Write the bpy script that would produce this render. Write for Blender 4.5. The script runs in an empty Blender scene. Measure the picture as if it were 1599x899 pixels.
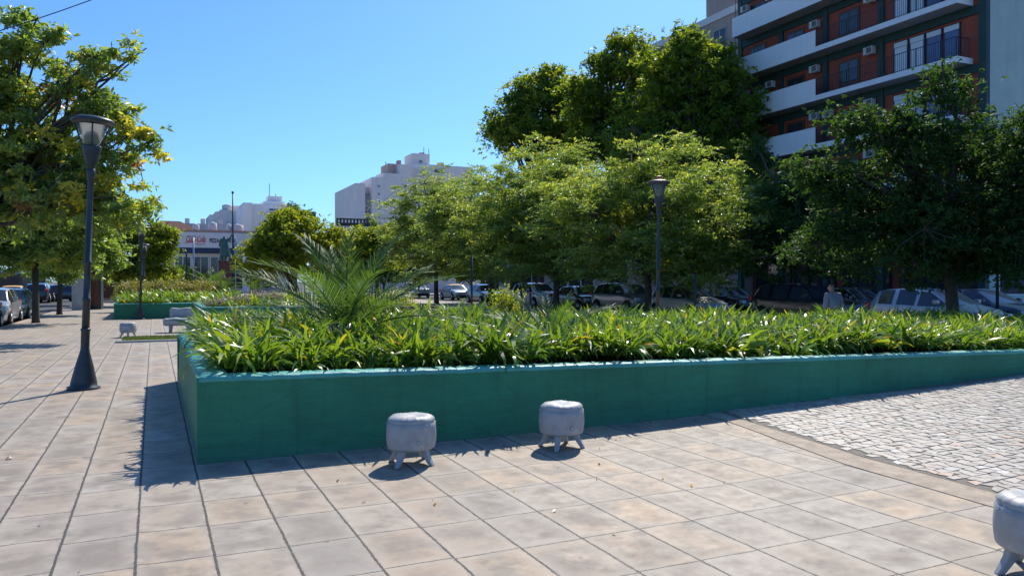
import bpy, bmesh, math, random
import numpy as np
from mathutils import Vector, Matrix, Euler
R = math.radians
S = bpy.context.scene
C = S.collection
# ------------------------------------------------------------------ camera
F_PX, CAM_Z, HOR = 1225.0, 1.6, 439.0
YAW, PITCH, ROLL = R(24.54), R(-0.512), R(-0.1)
cam = bpy.data.objects.new('camera', bpy.data.cameras.new('camera')); C.objects.link(cam)
cam.data.sensor_width = 36.0; cam.data.lens = 36.0 * F_PX / 1599.0
cam.data.clip_start = 0.05; cam.data.clip_end = 3000
fw = Vector((math.sin(YAW) * math.cos(PITCH), math.cos(YAW) * math.cos(PITCH), math.sin(PITCH)))
rt = Vector((math.cos(YAW), -math.sin(YAW), 0)); up = rt.cross(fw)
r2 = rt * math.cos(ROLL) + up * math.sin(ROLL); u2 = up * math.cos(ROLL) - rt * math.sin(ROLL)
m = Matrix((r2, u2, -fw)).transposed().to_4x4(); m.translation = (0, 0, CAM_Z)
cam.matrix_world = m
S.camera = cam
# ------------------------------------------------------------------ light
SUN_AZ, SUN_EL = YAW + R(15), R(45)
W = bpy.data.worlds.new('World'); S.world = W; W.use_nodes = True
wn = W.node_tree; bg = wn.nodes['Background']
sky = wn.nodes.new('ShaderNodeTexSky'); sky.sky_type = 'NISHITA'; sky.sun_disc = False
sky.sun_elevation = SUN_EL; sky.sun_rotation = SUN_AZ
sky.air_density = 1.0; sky.dust_density = 0.7; sky.ozone_density = 3.0; sky.altitude = 50
tintn = wn.nodes.new('ShaderNodeMix'); tintn.data_type = 'RGBA'; tintn.blend_type = 'MULTIPLY'
tintn.inputs[0].default_value = 1.0; tintn.inputs[7].default_value = (0.55, 0.92, 1.38, 1)
wn.links.new(sky.outputs[0], tintn.inputs[6]); wn.links.new(tintn.outputs[2], bg.inputs[0]); bg.inputs[1].default_value = 0.115
sl = bpy.data.lights.new('sun', 'SUN'); sl.energy = 5.0; sl.angle = R(0.53); sl.color = (1, 0.94, 0.83)
sun = bpy.data.objects.new('sun', sl); C.objects.link(sun)
sd = Vector((math.sin(SUN_AZ) * math.cos(SUN_EL), math.cos(SUN_AZ) * math.cos(SUN_EL), math.sin(SUN_EL)))
sun.rotation_euler = sd.to_track_quat('Z', 'Y').to_euler(); sun.location = (0, 0, 60)
S.view_settings.view_transform = 'Standard'; S.view_settings.look = 'None'
S.view_settings.exposure = 0.15; S.view_settings.gamma = 1.0
S.render.engine = 'CYCLES'
S.cycles.max_bounces = 6; S.cycles.diffuse_bounces = 4; S.cycles.glossy_bounces = 2
S.cycles.transmission_bounces = 4; S.cycles.transparent_max_bounces = 6
# ------------------------------------------------------------------ layout helpers
def at(px, d):
    """plan position of something that stands at depth d along the ray of column px (surveyed from the photo)"""
    X = (px - 800) / F_PX * d
    return (X * math.cos(YAW) + d * math.sin(YAW), -X * math.sin(YAW) + d * math.cos(YAW))
def zat(py, d): return CAM_Z + (HOR - py) * d / F_PX
def gp(px, py, z=0.0):
    return at(px, (CAM_Z - z) * F_PX / (py - HOR))
def rise(x, y):
    t = x - 4.9
    s = 0.031 * (0.5 * (t + math.sqrt(t * t + 1.5)) )
    if t < -3: s = 0
    s = min(s, 0.3)
    f = 1 - min(1, max(0, (y - 8.0) / 5.0))
    return s * f
# ------------------------------------------------------------------ materials
MATS = {}
def newmat(name):
    mt = bpy.data.materials.new(name); mt.use_nodes = True
    nt = mt.node_tree; b = nt.nodes['Principled BSDF']
    MATS[name] = mt
    return mt, nt, b
def nd(nt, typ, **kw):
    n = nt.nodes.new(typ)
    for k, v in kw.items(): setattr(n, k, v)
    return n
def math_n(nt, op, a, b=None, c=None):
    n = nt.nodes.new('ShaderNodeMath'); n.operation = op
    for i, v in enumerate((a, b, c)):
        if v is None: continue
        if isinstance(v, (int, float)): n.inputs[i].default_value = v
        else: nt.links.new(v, n.inputs[i])
    return n.outputs[0]
def mixc(nt, fac, a, b, typ='MIX'):
    n = nt.nodes.new('ShaderNodeMix'); n.data_type = 'RGBA'; n.blend_type = typ
    for i, v in ((0, fac), (6, a), (7, b)):
        if isinstance(v, (int, float)): n.inputs[i].default_value = v
        elif isinstance(v, tuple): n.inputs[i].default_value = (*v[:3], 1)
        else: nt.links.new(v, n.inputs[i])
    return n.outputs[2]
def noise(nt, vec, scale, detail=4, rough=0.6):
    n = nt.nodes.new('ShaderNodeTexNoise'); n.inputs['Scale'].default_value = scale
    n.inputs['Detail'].default_value = detail; n.inputs['Roughness'].default_value = rough
    if vec is not None: nt.links.new(vec, n.inputs['Vector'])
    return n.outputs['Fac']
def ramp(nt, fac, stops):
    n = nt.nodes.new('ShaderNodeValToRGB'); e = n.color_ramp.elements
    while len(e) < len(stops): e.new(0.5)
    for el, (p, c) in zip(e, stops):
        el.position = p; el.color = (*c, 1) if len(c) == 3 else c
    nt.links.new(fac, n.inputs[0]); return n.outputs[0]
def mrange(nt, v, a, b, c, d):
    n = nt.nodes.new('ShaderNodeMapRange')
    nt.links.new(v, n.inputs[0])
    for i, x in enumerate((a, b, c, d)): n.inputs[i + 1].default_value = x
    return n.outputs[0]
def bump(nt, b, h, strength=0.3, dist=0.01):
    n = nt.nodes.new('ShaderNodeBump'); n.inputs['Strength'].default_value = strength
    n.inputs['Distance'].default_value = dist
    nt.links.new(h, n.inputs['Height']); nt.links.new(n.outputs[0], b.inputs['Normal'])
def geo(nt): return nt.nodes.new('ShaderNodeNewGeometry').outputs['Position']
def objc(nt): return nt.nodes.new('ShaderNodeTexCoord').outputs['Object']
def plain(name, col, rough=0.7, var=0.15, scale=3.0, metal=0.0, bmp=0.0, coat=0.0, streak=0.0):
    """painted / mineral surface with uneven tone, fine mottling and optional rain streaks"""
    mt, nt, b = newmat(name)
    v = geo(nt)
    n1 = noise(nt, v, scale, 5, 0.65); n2 = noise(nt, v, scale * 9, 3, 0.6)
    f = math_n(nt, 'ADD', math_n(nt, 'MULTIPLY', n1, 0.7), math_n(nt, 'MULTIPLY', n2, 0.3))
    f = mrange(nt, f, 0.3, 0.7, 0, 1)
    a = tuple(c * (1 - var) for c in col); d = tuple(min(1, c * (1 + var)) for c in col)
    cc = mixc(nt, f, a, d)
    if streak:
        mp = nd(nt, 'ShaderNodeMapping'); mp.inputs['Scale'].default_value = (2.2, 2.2, 0.12)
        nt.links.new(v, mp.inputs[0])
        s = mrange(nt, noise(nt, mp.outputs[0], 2.0, 5, 0.7), 0.5, 0.75, 0, streak)
        cc = mixc(nt, s, cc, tuple(c * 0.45 for c in col))
    nt.links.new(cc, b.inputs['Base Color'])
    b.inputs['Roughness'].default_value = rough; b.inputs['Metallic'].default_value = metal
    if coat: b.inputs['Coat Weight'].default_value = coat; b.inputs['Coat Roughness'].default_value = 0.08
    if bmp: bump(nt, b, n2, bmp, 0.004)
    return mt
def leafmat(name, stops, trans=0.4, rough=0.4, tcol=(1.5, 1.5, 0.45), spec=0.5):
    mt, nt, b = newmat(name)
    at_ = nd(nt, 'ShaderNodeAttribute', attribute_name='tint')
    c = ramp(nt, at_.outputs['Fac'], stops)
    nt.links.new(c, b.inputs['Base Color']); b.inputs['Roughness'].default_value = rough
    b.inputs['Specular IOR Level'].default_value = spec
    tr = nd(nt, 'ShaderNodeBsdfTranslucent')
    tc = mixc(nt, 1.0, c, (*tcol,), 'MULTIPLY'); nt.links.new(tc, tr.inputs[0])
    mx = nd(nt, 'ShaderNodeMixShader'); mx.inputs[0].default_value = trans
    nt.links.new(b.outputs[0], mx.inputs[1]); nt.links.new(tr.outputs[0], mx.inputs[2])
    nt.links.new(mx.outputs[0], nt.nodes['Material Output'].inputs[0])
    return mt
M = {}
M['asphalt'] = plain('asphalt', (0.055, 0.056, 0.06), 0.9, 0.3, 2.0, bmp=0.4)
M['concrete'] = plain('concrete', (0.42, 0.40, 0.37), 0.85, 0.2, 4, bmp=0.3)
M['kerb'] = plain('kerb_stone', (0.41, 0.33, 0.245), 0.9, 0.35, 9, bmp=0.5)
M['lamp'] = plain('lamp_grey_paint', (0.030, 0.042, 0.048), 0.42, 0.25, 8)
M['iron'] = plain('dark_iron', (0.02, 0.025, 0.028), 0.5, 0.2, 6)
M['soil'] = plain('soil', (0.06, 0.045, 0.03), 0.95, 0.4, 9, bmp=0.6)
M['bark'] = plain('bark', (0.075, 0.06, 0.045), 0.9, 0.35, 14, bmp=0.7)
M['white'] = plain('white_render', (0.90, 0.89, 0.87), 0.7, 0.05, 1.2, streak=0.15)
M['pale_wall'] = plain('pale_wall', (0.82, 0.75, 0.69), 0.8, 0.08, 0.4, streak=0.18)
M['white_far'] = plain('far_white_wall', (0.88, 0.86, 0.82), 0.8, 0.06, 0.3, streak=0.12)
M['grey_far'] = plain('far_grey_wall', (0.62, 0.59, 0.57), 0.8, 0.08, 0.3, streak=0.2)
M['pink_wall'] = plain('pinkish_wall', (0.50, 0.36, 0.30), 0.8, 0.15, 0.5, streak=0.3)
M['cream'] = plain('cream_wall', (0.58, 0.52, 0.40), 0.8, 0.12, 0.5, streak=0.3)
M['red_wall'] = plain('brick_red_render', (0.36, 0.075, 0.04), 0.75, 0.22, 1.6, streak=0.3)
M['brick'] = plain('red_brick', (0.11, 0.035, 0.025), 0.85, 0.3, 6, bmp=0.4)
M['dgreen'] = plain('dark_green_paint', (0.018, 0.06, 0.05), 0.6, 0.25, 2)
M['pgreen'] = plain('pale_green_render', (0.42, 0.52, 0.47), 0.8, 0.10, 0.8, streak=0.25)
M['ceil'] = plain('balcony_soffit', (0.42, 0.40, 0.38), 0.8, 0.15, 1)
M['navy'] = plain('navy_fascia', (0.012, 0.025, 0.07), 0.5, 0.2, 2)
M['signboard'] = plain('sign_board', (0.62, 0.61, 0.60), 0.6, 0.06, 1)
M['terrace'] = plain('terracotta_roof', (0.42, 0.24, 0.18), 0.85, 0.2, 2)
M['dark'] = plain('dark_interior', (0.012, 0.012, 0.014), 0.8, 0.2, 2)
M['ac'] = plain('air_conditioner_case', (0.6, 0.58, 0.52), 0.5, 0.08, 3)
M['door_brown'] = plain('brown_door', (0.12, 0.045, 0.025), 0.5, 0.25, 4)
M['red_sign'] = plain('red_lettering', (0.55, 0.02, 0.03), 0.5, 0.05, 3)
M['dark_sign'] = plain('dark_lettering', (0.05, 0.03, 0.07), 0.5, 0.05, 3)
M['bronze'] = plain('green_bronze', (0.07, 0.17, 0.14), 0.55, 0.35, 3, metal=0.2)
M['granite'] = plain('red_granite', (0.25, 0.07, 0.05), 0.5, 0.25, 8)
M['tyre'] = plain('tyre_rubber', (0.02, 0.02, 0.02), 0.85, 0.2, 9)
M['rim'] = plain('wheel_rim', (0.45, 0.46, 0.48), 0.35, 0.1, 9, metal=0.8)
M['plastic'] = plain('black_plastic', (0.02, 0.02, 0.022), 0.55, 0.2, 9)
M['curtain'] = plain('white_blind', (0.75, 0.78, 0.8), 0.8, 0.06, 2)
M['blue_pane'] = plain('curtained_pane', (0.12, 0.15, 0.28), 0.2, 0.2, 2)
M['yellow'] = plain('taxi_yellow', (0.85, 0.42, 0.01), 0.45, 0.04, 3, coat=0.15)
M['taillight'] = plain('red_lens', (0.6, 0.02, 0.02), 0.2, 0.05, 3)
M['skin'] = plain('skin', (0.40, 0.22, 0.15), 0.55, 0.08, 20)
M['hair'] = plain('grey_hair', (0.16, 0.15, 0.14), 0.8, 0.2, 40)
M['shirt'] = plain('light_grey_shirt', (0.22, 0.24, 0.28), 0.85, 0.08, 12)
M['trousers'] = plain('dark_trousers', (0.03, 0.035, 0.05), 0.85, 0.15, 12)
M['flag_blue'] = plain('sky_blue_cloth', (0.28, 0.5, 0.75), 0.8, 0.05, 8)
M['flag_white'] = plain('white_cloth', (0.75, 0.75, 0.75), 0.8, 0.05, 8)
def carpaint(name, col, metal=0.3):
    return plain(name, col, 0.32, 0.04, 3, metal=metal, coat=1.0)
for k, c in dict(silver=(0.34, 0.36, 0.39), white=(0.42, 0.44, 0.47), black=(0.012, 0.014, 0.022), green=(0.03, 0.16, 0.12), grey=(0.16, 0.17, 0.19), navy=(0.02, 0.03, 0.07), red=(0.25, 0.02, 0.02)).items():
    M['car_' + k] = carpaint(k + '_car_paint', c)
mt, nt, b = newmat('window_glass'); M['glass'] = mt
nt.links.new(mixc(nt, noise(nt, geo(nt), 0.8), (0.015, 0.02, 0.025), (0.05, 0.06, 0.075)), b.inputs['Base Color'])
b.inputs['Roughness'].default_value = 0.06; b.inputs['Specular IOR Level'].default_value = 0.8
mt, nt, b = newmat('lamp_glass'); M['lampglass'] = mt
b.inputs['Base Color'].default_value = (0.85, 0.9, 0.92, 1); b.inputs['Roughness'].default_value = 0.15
b.inputs['Transmission Weight'].default_value = 0.9; b.inputs['IOR'].default_value = 1.1
mt, nt, b = newmat('headlight_lens'); M['lens'] = mt
b.inputs['Base Color'].default_value = (0.7, 0.75, 0.8, 1); b.inputs['Roughness'].default_value = 0.1
# teal planter paint: brushed render, scuffs
def teal(name, col, var, rough, scuff):
    mt, nt, b = newmat(name); v = geo(nt)
    mp = nd(nt, 'ShaderNodeMapping'); mp.inputs['Scale'].default_value = (1.2, 1.2, 5); nt.links.new(v, mp.inputs[0])
    n1 = noise(nt, mp.outputs[0], 2.5, 6, 0.7); n2 = noise(nt, v, 60, 3, 0.6); n3 = noise(nt, v, 0.7, 3, 0.5)
    f = mrange(nt, math_n(nt, 'ADD', math_n(nt, 'MULTIPLY', n1, 0.5), math_n(nt, 'MULTIPLY', n3, 0.5)), 0.35, 0.65, 0, 1)
    c = mixc(nt, f, tuple(x * (1 - var) for x in col), tuple(x * (1 + var) for x in col))
    sc = mrange(nt, noise(nt, v, 7, 6, 0.75), 0.66, 0.74, 0, scuff)
    c = mixc(nt, sc, c, (0.18, 0.30, 0.28))
    # splashed dust along the foot of the wall
    sp = nd(nt, 'ShaderNodeSeparateXYZ'); nt.links.new(v, sp.inputs[0])
    du = math_n(nt, 'MULTIPLY', mrange(nt, sp.outputs[2], 0.0, 0.10, 0.35, 0), n1)
    c = mixc(nt, du, c, (0.2, 0.2, 0.17))
    # run-off streaks, bleached patches and hairline cracks
    ms = nd(nt, 'ShaderNodeMapping'); ms.inputs['Scale'].default_value = (7, 7, 0.55); nt.links.new(v, ms.inputs[0])
    st1 = mrange(nt, noise(nt, ms.outputs[0], 1.3, 5, 0.7), 0.52, 0.72, 0, 0.55)
    c = mixc(nt, st1, c, tuple(x * 0.55 + 0.004 for x in col))
    st2 = mrange(nt, noise(nt, ms.outputs[0], 2.1, 4, 0.75), 0.63, 0.78, 0, 0.5)
    c = mixc(nt, st2, c, tuple(x * 1.4 + 0.03 for x in col))
    vor = nd(nt, 'ShaderNodeTexVoronoi', feature='DISTANCE_TO_EDGE'); vor.inputs['Scale'].default_value = 1.1
    dis = mixc(nt, 0.12, v, nd(nt, 'ShaderNodeTexNoise').outputs['Color'], 'ADD'); nt.links.new(dis, vor.inputs['Vector'])
    crack = math_n(nt, 'MULTIPLY', math_n(nt, 'LESS_THAN', vor.outputs['Distance'], 0.0022), mrange(nt, n3, 0.53, 0.57, 0, 0.5))
    c = mixc(nt, crack, c, (0.01, 0.03, 0.03))
    nt.links.new(c, b.inputs['Base Color']); b.inputs['Roughness'].default_value = rough
    bump(nt, b, math_n(nt, 'ADD', n2, math_n(nt, 'ADD', math_n(nt, 'MULTIPLY', n1, 3.0), math_n(nt, 'MULTIPLY', n3, 14.0))), 0.5, 0.008)
    return mt
M['teal'] = teal('teal_paint', (0.020, 0.20, 0.105), 0.24, 0.6, 0.25)
M['teal_cap'] = teal('sunlit_teal_paint', (0.07, 0.36, 0.31), 0.2, 0.5, 0.4)  # same paint as the walls, sunlight on the coping put into a lighter colour
# concrete stool skin
mt, nt, b = newmat('stool_concrete'); M['stool'] = mt
v = objc(nt); n1 = noise(nt, v, 9, 5, 0.6); n2 = noise(nt, v, 70, 4, 0.7)
c = mixc(nt, mrange(nt, n1, 0.35, 0.7, 0, 1), (0.31, 0.315, 0.31), (0.43, 0.435, 0.43))
c = mixc(nt, mrange(nt, n2, 0.62, 0.72, 0, 0.5), c, (0.2, 0.2, 0.19))
nt.links.new(c, b.inputs['Base Color']); b.inputs['Roughness'].default_value = 0.55
bump(nt, b, n2, 0.25, 0.003)
# paving slabs 42 x 63 cm laid in a grid
mt, nt, b = newmat('slab_paving'); M['paving'] = mt
v = geo(nt); sp = nd(nt, 'ShaderNodeSeparateXYZ'); nt.links.new(v, sp.inputs[0])
wob = mrange(nt, noise(nt, v, 3.0, 4, 0.7), 0.3, 0.7, -0.009, 0.009)
gx = math_n(nt, 'ADD', math_n(nt, 'DIVIDE', math_n(nt, 'ADD', sp.outputs[0], 0.5228), 0.4191), wob)
ix = math_n(nt, 'FLOOR', gx)
wn1 = nd(nt, 'ShaderNodeTexWhiteNoise', noise_dimensions='1D'); nt.links.new(ix, wn1.inputs['W'])
left = mrange(nt, sp.outputs[0], -0.5, 0.0, 0.5, 0.05)
off = math_n(nt, 'MULTIPLY', math_n(nt, 'SUBTRACT', wn1.outputs[0], 0.5), left)
gy = math_n(nt, 'ADD', math_n(nt, 'ADD', math_n(nt, 'DIVIDE', math_n(nt, 'SUBTRACT', sp.outputs[1], 4.2463), 0.628), off), wob)
iy = math_n(nt, 'FLOOR', gy)
cx = nd(nt, 'ShaderNodeCombineXYZ'); nt.links.new(ix, cx.inputs[0]); nt.links.new(iy, cx.inputs[1])
wn2 = nd(nt, 'ShaderNodeTexWhiteNoise', noise_dimensions='3D'); nt.links.new(cx.outputs[0], wn2.inputs['Vector'])
ex = math_n(nt, 'MULTIPLY', math_n(nt, 'SUBTRACT', 0.5, math_n(nt, 'ABSOLUTE', math_n(nt, 'SUBTRACT', math_n(nt, 'FRACT', gx), 0.5))), 0.4191)
ey = math_n(nt, 'MULTIPLY', math_n(nt, 'SUBTRACT', 0.5, math_n(nt, 'ABSOLUTE', math_n(nt, 'SUBTRACT', math_n(nt, 'FRACT', gy), 0.5))), 0.628)
jx = math_n(nt, 'LESS_THAN', ex, math_n(nt, 'MULTIPLY', mrange(nt, noise(nt, v, 25, 4, 0.7), 0.3, 0.7, 0.6, 1.6), 0.0072))
jy = math_n(nt, 'LESS_THAN', ey, math_n(nt, 'MULTIPLY', mrange(nt, noise(nt, v, 22, 4, 0.7), 0.3, 0.7, 0.5, 1.7), 0.0046))
joint = math_n(nt, 'MAXIMUM', jx, jy)
wm = mixc(nt, 0.5, v, wn2.outputs['Color'], 'ADD')
blot = noise(nt, wm, 3.2, 6, 0.62)
blot2 = noise(nt, wm, 9, 5, 0.7)
base = ramp(nt, wn2.outputs['Value'], [(0, (0.36, 0.27, 0.19)), (0.22, (0.38, 0.315, 0.245)), (0.42, (0.29, 0.25, 0.21)), (0.62, (0.44, 0.325, 0.215)), (0.82, (0.34, 0.28, 0.225)), (1, (0.41, 0.36, 0.30))])
light_edge = mrange(nt, math_n(nt, 'MINIMUM', ex, ey), 0.0, 0.11, 1, 0)
c = mixc(nt, mrange(nt, blot, 0.43, 0.58, 0, 0.85), base, (0.235, 0.195, 0.155))
c = mixc(nt, math_n(nt, 'MULTIPLY', light_edge, mrange(nt, blot2, 0.35, 0.65, 0.1, 0.6)), c, (0.52, 0.46, 0.37))
c = mixc(nt, mrange(nt, noise(nt, v, 130, 3, 0.7), 0.6, 0.8, 0, 0.35), c, (0.2, 0.18, 0.16))
c = mixc(nt, mrange(nt, noise(nt, v, 2.3, 2, 0.4), 0.70, 0.715, 0, 0.5), c, (0.17, 0.155, 0.14))
gum = mrange(nt, noise(nt, v, 11, 1, 0.2), 0.80, 0.815, 0, 0.55)
c = mixc(nt, gum, c, (0.10, 0.09, 0.085))
rim = mrange(nt, math_n(nt, 'MINIMUM', ex, ey), 0.004, 0.03, 0.45, 0)
c = mixc(nt, math_n(nt, 'MULTIPLY', rim, mrange(nt, noise(nt, v, 6, 5, 0.7), 0.45, 0.6, 0, 1)), c, (0.17, 0.14, 0.115))
c = mixc(nt, joint, c, (0.06, 0.05, 0.042))
nt.links.new(c, b.inputs['Base Color'])
nt.links.new(mrange(nt, blot2, 0.3, 0.7, 0.6, 0.85), b.inputs['Roughness'])
h = math_n(nt, 'SUBTRACT', math_n(nt, 'MULTIPLY', noise(nt, v, 90, 4, 0.7), 0.15), joint)
h = math_n(nt, 'ADD', h, math_n(nt, 'MULTIPLY', wn2.outputs['Value'], 0.12))
bump(nt, b, h, 0.6, 0.006)
# split stone setts
mt, nt, b = newmat('stone_setts'); M['setts'] = mt
at_ = nd(nt, 'ShaderNodeAttribute', attribute_name='tint')
c = ramp(nt, at_.outputs['Fac'], [(0, (0.31, 0.27, 0.22)), (0.3, (0.41, 0.365, 0.305)), (0.6, (0.49, 0.435, 0.365)), (0.85, (0.40, 0.345, 0.285)), (0.9, (0.52, 0.35, 0.24)), (0.94, (0.45, 0.43, 0.40)), (1, (0.62, 0.58, 0.51))])
c = mixc(nt, mrange(nt, noise(nt, geo(nt), 35, 4, 0.7), 0.4, 0.7, 0, 0.5), c, (0.24, 0.22, 0.2))
nt.links.new(c, b.inputs['Base Color']); b.inputs['Roughness'].default_value = 0.6
bump(nt, b, noise(nt, geo(nt), 60, 4, 0.75), 0.4, 0.002)
M['grass'] = leafmat('grass_blades', [(0, (0.10, 0.15, 0.04)), (1, (0.22, 0.26, 0.09))], 0.25, 0.6)
M['agap'] = leafmat('agapanthus_leaf', [(0, (0.045, 0.115, 0.025)), (0.5, (0.11, 0.215, 0.03)), (0.86, (0.24, 0.34, 0.05)), (0.94, (0.42, 0.38, 0.05)), (1, (0.35, 0.16, 0.05))], 0.45, 0.36, (2.1, 1.75, 0.6), 0.6)
M['palm'] = leafmat('palm_leaflet', [(0, (0.04, 0.095, 0.03)), (1, (0.12, 0.20, 0.055))], 0.42, 0.5, (1.9, 1.8, 0.6), 0.3)
M['acacia'] = leafmat('feathery_leaf', [(0, (0.09, 0.155, 0.05)), (0.55, (0.17, 0.25, 0.065)), (0.85, (0.32, 0.37, 0.08)), (1, (0.52, 0.50, 0.11))], 0.52, 0.40, (2.2, 2.0, 0.8), 0.7)
M['plane'] = leafmat('broad_leaf', [(0, (0.065, 0.12, 0.025)), (0.6, (0.14, 0.20, 0.035)), (1, (0.36, 0.36, 0.05))], 0.52, 0.42, (2.5, 2.3, 0.6), 0.3)
M['darkleaf'] = leafmat('dark_leaf', [(0, (0.025, 0.06, 0.02)), (0.8, (0.05, 0.105, 0.03)), (1, (0.12, 0.18, 0.045))], 0.45, 0.55, (2.1, 2.0, 0.6), 0.25)
M['kapok'] = leafmat('mixed_leaf', [(0, (0.12, 0.19, 0.07)), (0.55, (0.22, 0.31, 0.09)), (0.72, (0.42, 0.42, 0.09)), (0.82, (0.50, 0.38, 0.05)), (0.92, (0.30, 0.17, 0.07)), (1, (0.18, 0.10, 0.06))], 0.55, 0.32, (2.0, 1.9, 0.7), 0.8)
M['lime'] = leafmat('lime_leaf', [(0, (0.10, 0.16, 0.02)), (0.5, (0.22, 0.27, 0.025)), (1, (0.42, 0.41, 0.035))], 0.5, 0.45, (2.0, 1.9, 0.6))
M['croton'] = leafmat('yellow_shrub_leaf', [(0, (0.12, 0.17, 0.03)), (0.5, (0.36, 0.34, 0.10)), (1, (0.50, 0.38, 0.18))], 0.3, 0.45)
M['mauve'] = leafmat('mauve_flower', [(0, (0.10, 0.09, 0.08)), (0.5, (0.30, 0.24, 0.26)), (1, (0.50, 0.42, 0.44))], 0.25, 0.6)
# ------------------------------------------------------------------ mesh helpers
def tag(o, label=None, cat=None, group=None, kind=None):
    if label: o['label'] = label
    if cat: o['category'] = cat
    if group: o['group'] = group
    if kind: o['kind'] = kind
    return o
def empty(name, loc, rz=0.0, label=None, cat=None, group=None):
    o = bpy.data.objects.new(name, None); o.empty_display_size = 0.3
    C.objects.link(o); o.location = loc; o.rotation_euler = (0, 0, rz)
    return tag(o, label, cat, group)
class MB:
    def __init__(s): s.v = []; s.f = []; s.m = []; s.sm = []
    def add(s, vs, fs, mi=0, smooth=False, M_=None):
        k = len(s.v)
        if M_ is not None: vs = [tuple(M_ @ Vector(p)) for p in vs]
        s.v += [tuple(p) for p in vs]
        for f in fs: s.f.append([i + k for i in f]); s.m.append(mi); s.sm.append(smooth)
        return s
    def box(s, x0, x1, y0, y1, z0, z1, mi=0, M_=None):
        vs = [(x, y, z) for z in (z0, z1) for y in (y0, y1) for x in (x0, x1)]
        return s.add(vs, [(0, 2, 3, 1), (4, 5, 7, 6), (0, 1, 5, 4), (2, 6, 7, 3), (0, 4, 6, 2), (1, 3, 7, 5)], mi, False, M_)
    def prism(s, poly, z0, z1, mi=0, M_=None):
        n = len(poly); vs = [(x, y, z0) for x, y in poly] + [(x, y, z1) for x, y in poly]
        fs = [tuple(range(n))[::-1], tuple(range(n, 2 * n))] + [(i, (i + 1) % n, n + (i + 1) % n, n + i) for i in range(n)]
        return s.add(vs, fs, mi, False, M_)
    def tube(s, pts, rad, n=8, mi=0, cap=True, M_=None):
        pts = [Vector(p) for p in pts]; vs = []; fs = []
        if isinstance(rad, (int, float)): rad = [rad] * len(pts)
        a = None
        for i, p in enumerate(pts):
            t = (pts[min(i + 1, len(pts) - 1)] - pts[max(i - 1, 0)]).normalized()
            if a is None:
                a = t.cross(Vector((0, 0, 1)) if abs(t.z) < 0.9 else Vector((1, 0, 0))).normalized()
            a = (a - t * a.dot(t)).normalized(); bb = t.cross(a)
            for k in range(n):
                w = 2 * math.pi * k / n
                vs.append(p + (a * math.cos(w) + bb * math.sin(w)) * rad[i])
        for i in range(len(pts) - 1):
            for k in range(n):
                fs.append((i * n + k, i * n + (k + 1) % n, (i + 1) * n + (k + 1) % n, (i + 1) * n + k))
        if cap: fs += [tuple(range(n))[::-1], tuple(range((len(pts) - 1) * n, len(pts) * n))]
        return s.add(vs, fs, mi, True, M_)
    def lathe(s, prof, n=24, mi=0, c=(0, 0), M_=None, smooth=True):
        vs = []; fs = []
        for r, z in prof:
            for k in range(n):
                w = 2 * math.pi * k / n; vs.append((c[0] + r * math.cos(w), c[1] + r * math.sin(w), z))
        for i in range(len(prof) - 1):
            for k in range(n):
                fs.append((i * n + k, i * n + (k + 1) % n, (i + 1) * n + (k + 1) % n, (i + 1) * n + k))
        fs += [tuple(range(n))[::-1], tuple(range((len(prof) - 1) * n, len(prof) * n))]
        return s.add(vs, fs, mi, smooth, M_)
    def build(s, name, mats, parent=None, bevel=0.0):
        me = bpy.data.meshes.new(name); me.from_pydata(s.v, [], s.f); 
        if not isinstance(mats, (list, tuple)): mats = [mats]
        for mm in mats: me.materials.append(mm)
        me.polygons.foreach_set('material_index', s.m); me.polygons.foreach_set('use_smooth', s.sm); me.update()
        o = bpy.data.objects.new(name, me); C.objects.link(o)
        if parent: o.parent = parent
        if bevel:
            md = o.modifiers.new('bevel', 'BEVEL'); md.width = bevel; md.segments = 2; md.limit_method = 'ANGLE'
        return o
def quads_obj(name, verts, quads, tint, mat, parent=None, smooth=False):
    """verts (n,3), quads (m,4), tint per vertex"""
    me = bpy.data.meshes.new(name)
    verts = np.asarray(verts, np.float32); quads = np.asarray(quads, np.int32)
    me.vertices.add(len(verts)); me.vertices.foreach_set('co', verts.ravel())
    me.loops.add(quads.size); me.loops.foreach_set('vertex_index', quads.ravel())
    me.polygons.add(len(quads)); me.polygons.foreach_set('loop_start', np.arange(0, quads.size, 4, dtype=np.int32))
    me.polygons.foreach_set('loop_total', np.full(len(quads), 4, np.int32))
    me.polygons.foreach_set('use_smooth', np.full(len(quads), bool(smooth)))
    a = me.attributes.new('tint', 'FLOAT', 'POINT'); a.data.foreach_set('value', np.asarray(tint, np.float32))
    me.update(calc_edges=True); me.validate()
    me.materials.append(mat)
    o = bpy.data.objects.new(name, me); C.objects.link(o)
    if parent: o.parent = parent
    return o
def children(o): return [c for c in bpy.data.objects if c.parent == o]
def copy_tree(o, parent=None, kids=None):
    if kids is None:
        kids = {}
        for c in bpy.data.objects:
            if c.parent: kids.setdefault(c.parent.name, []).append(c)
    c = o.copy(); C.objects.link(c); c.parent = parent
    for ch in kids.get(o.name, []): copy_tree(ch, c, kids)
    return c
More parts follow.
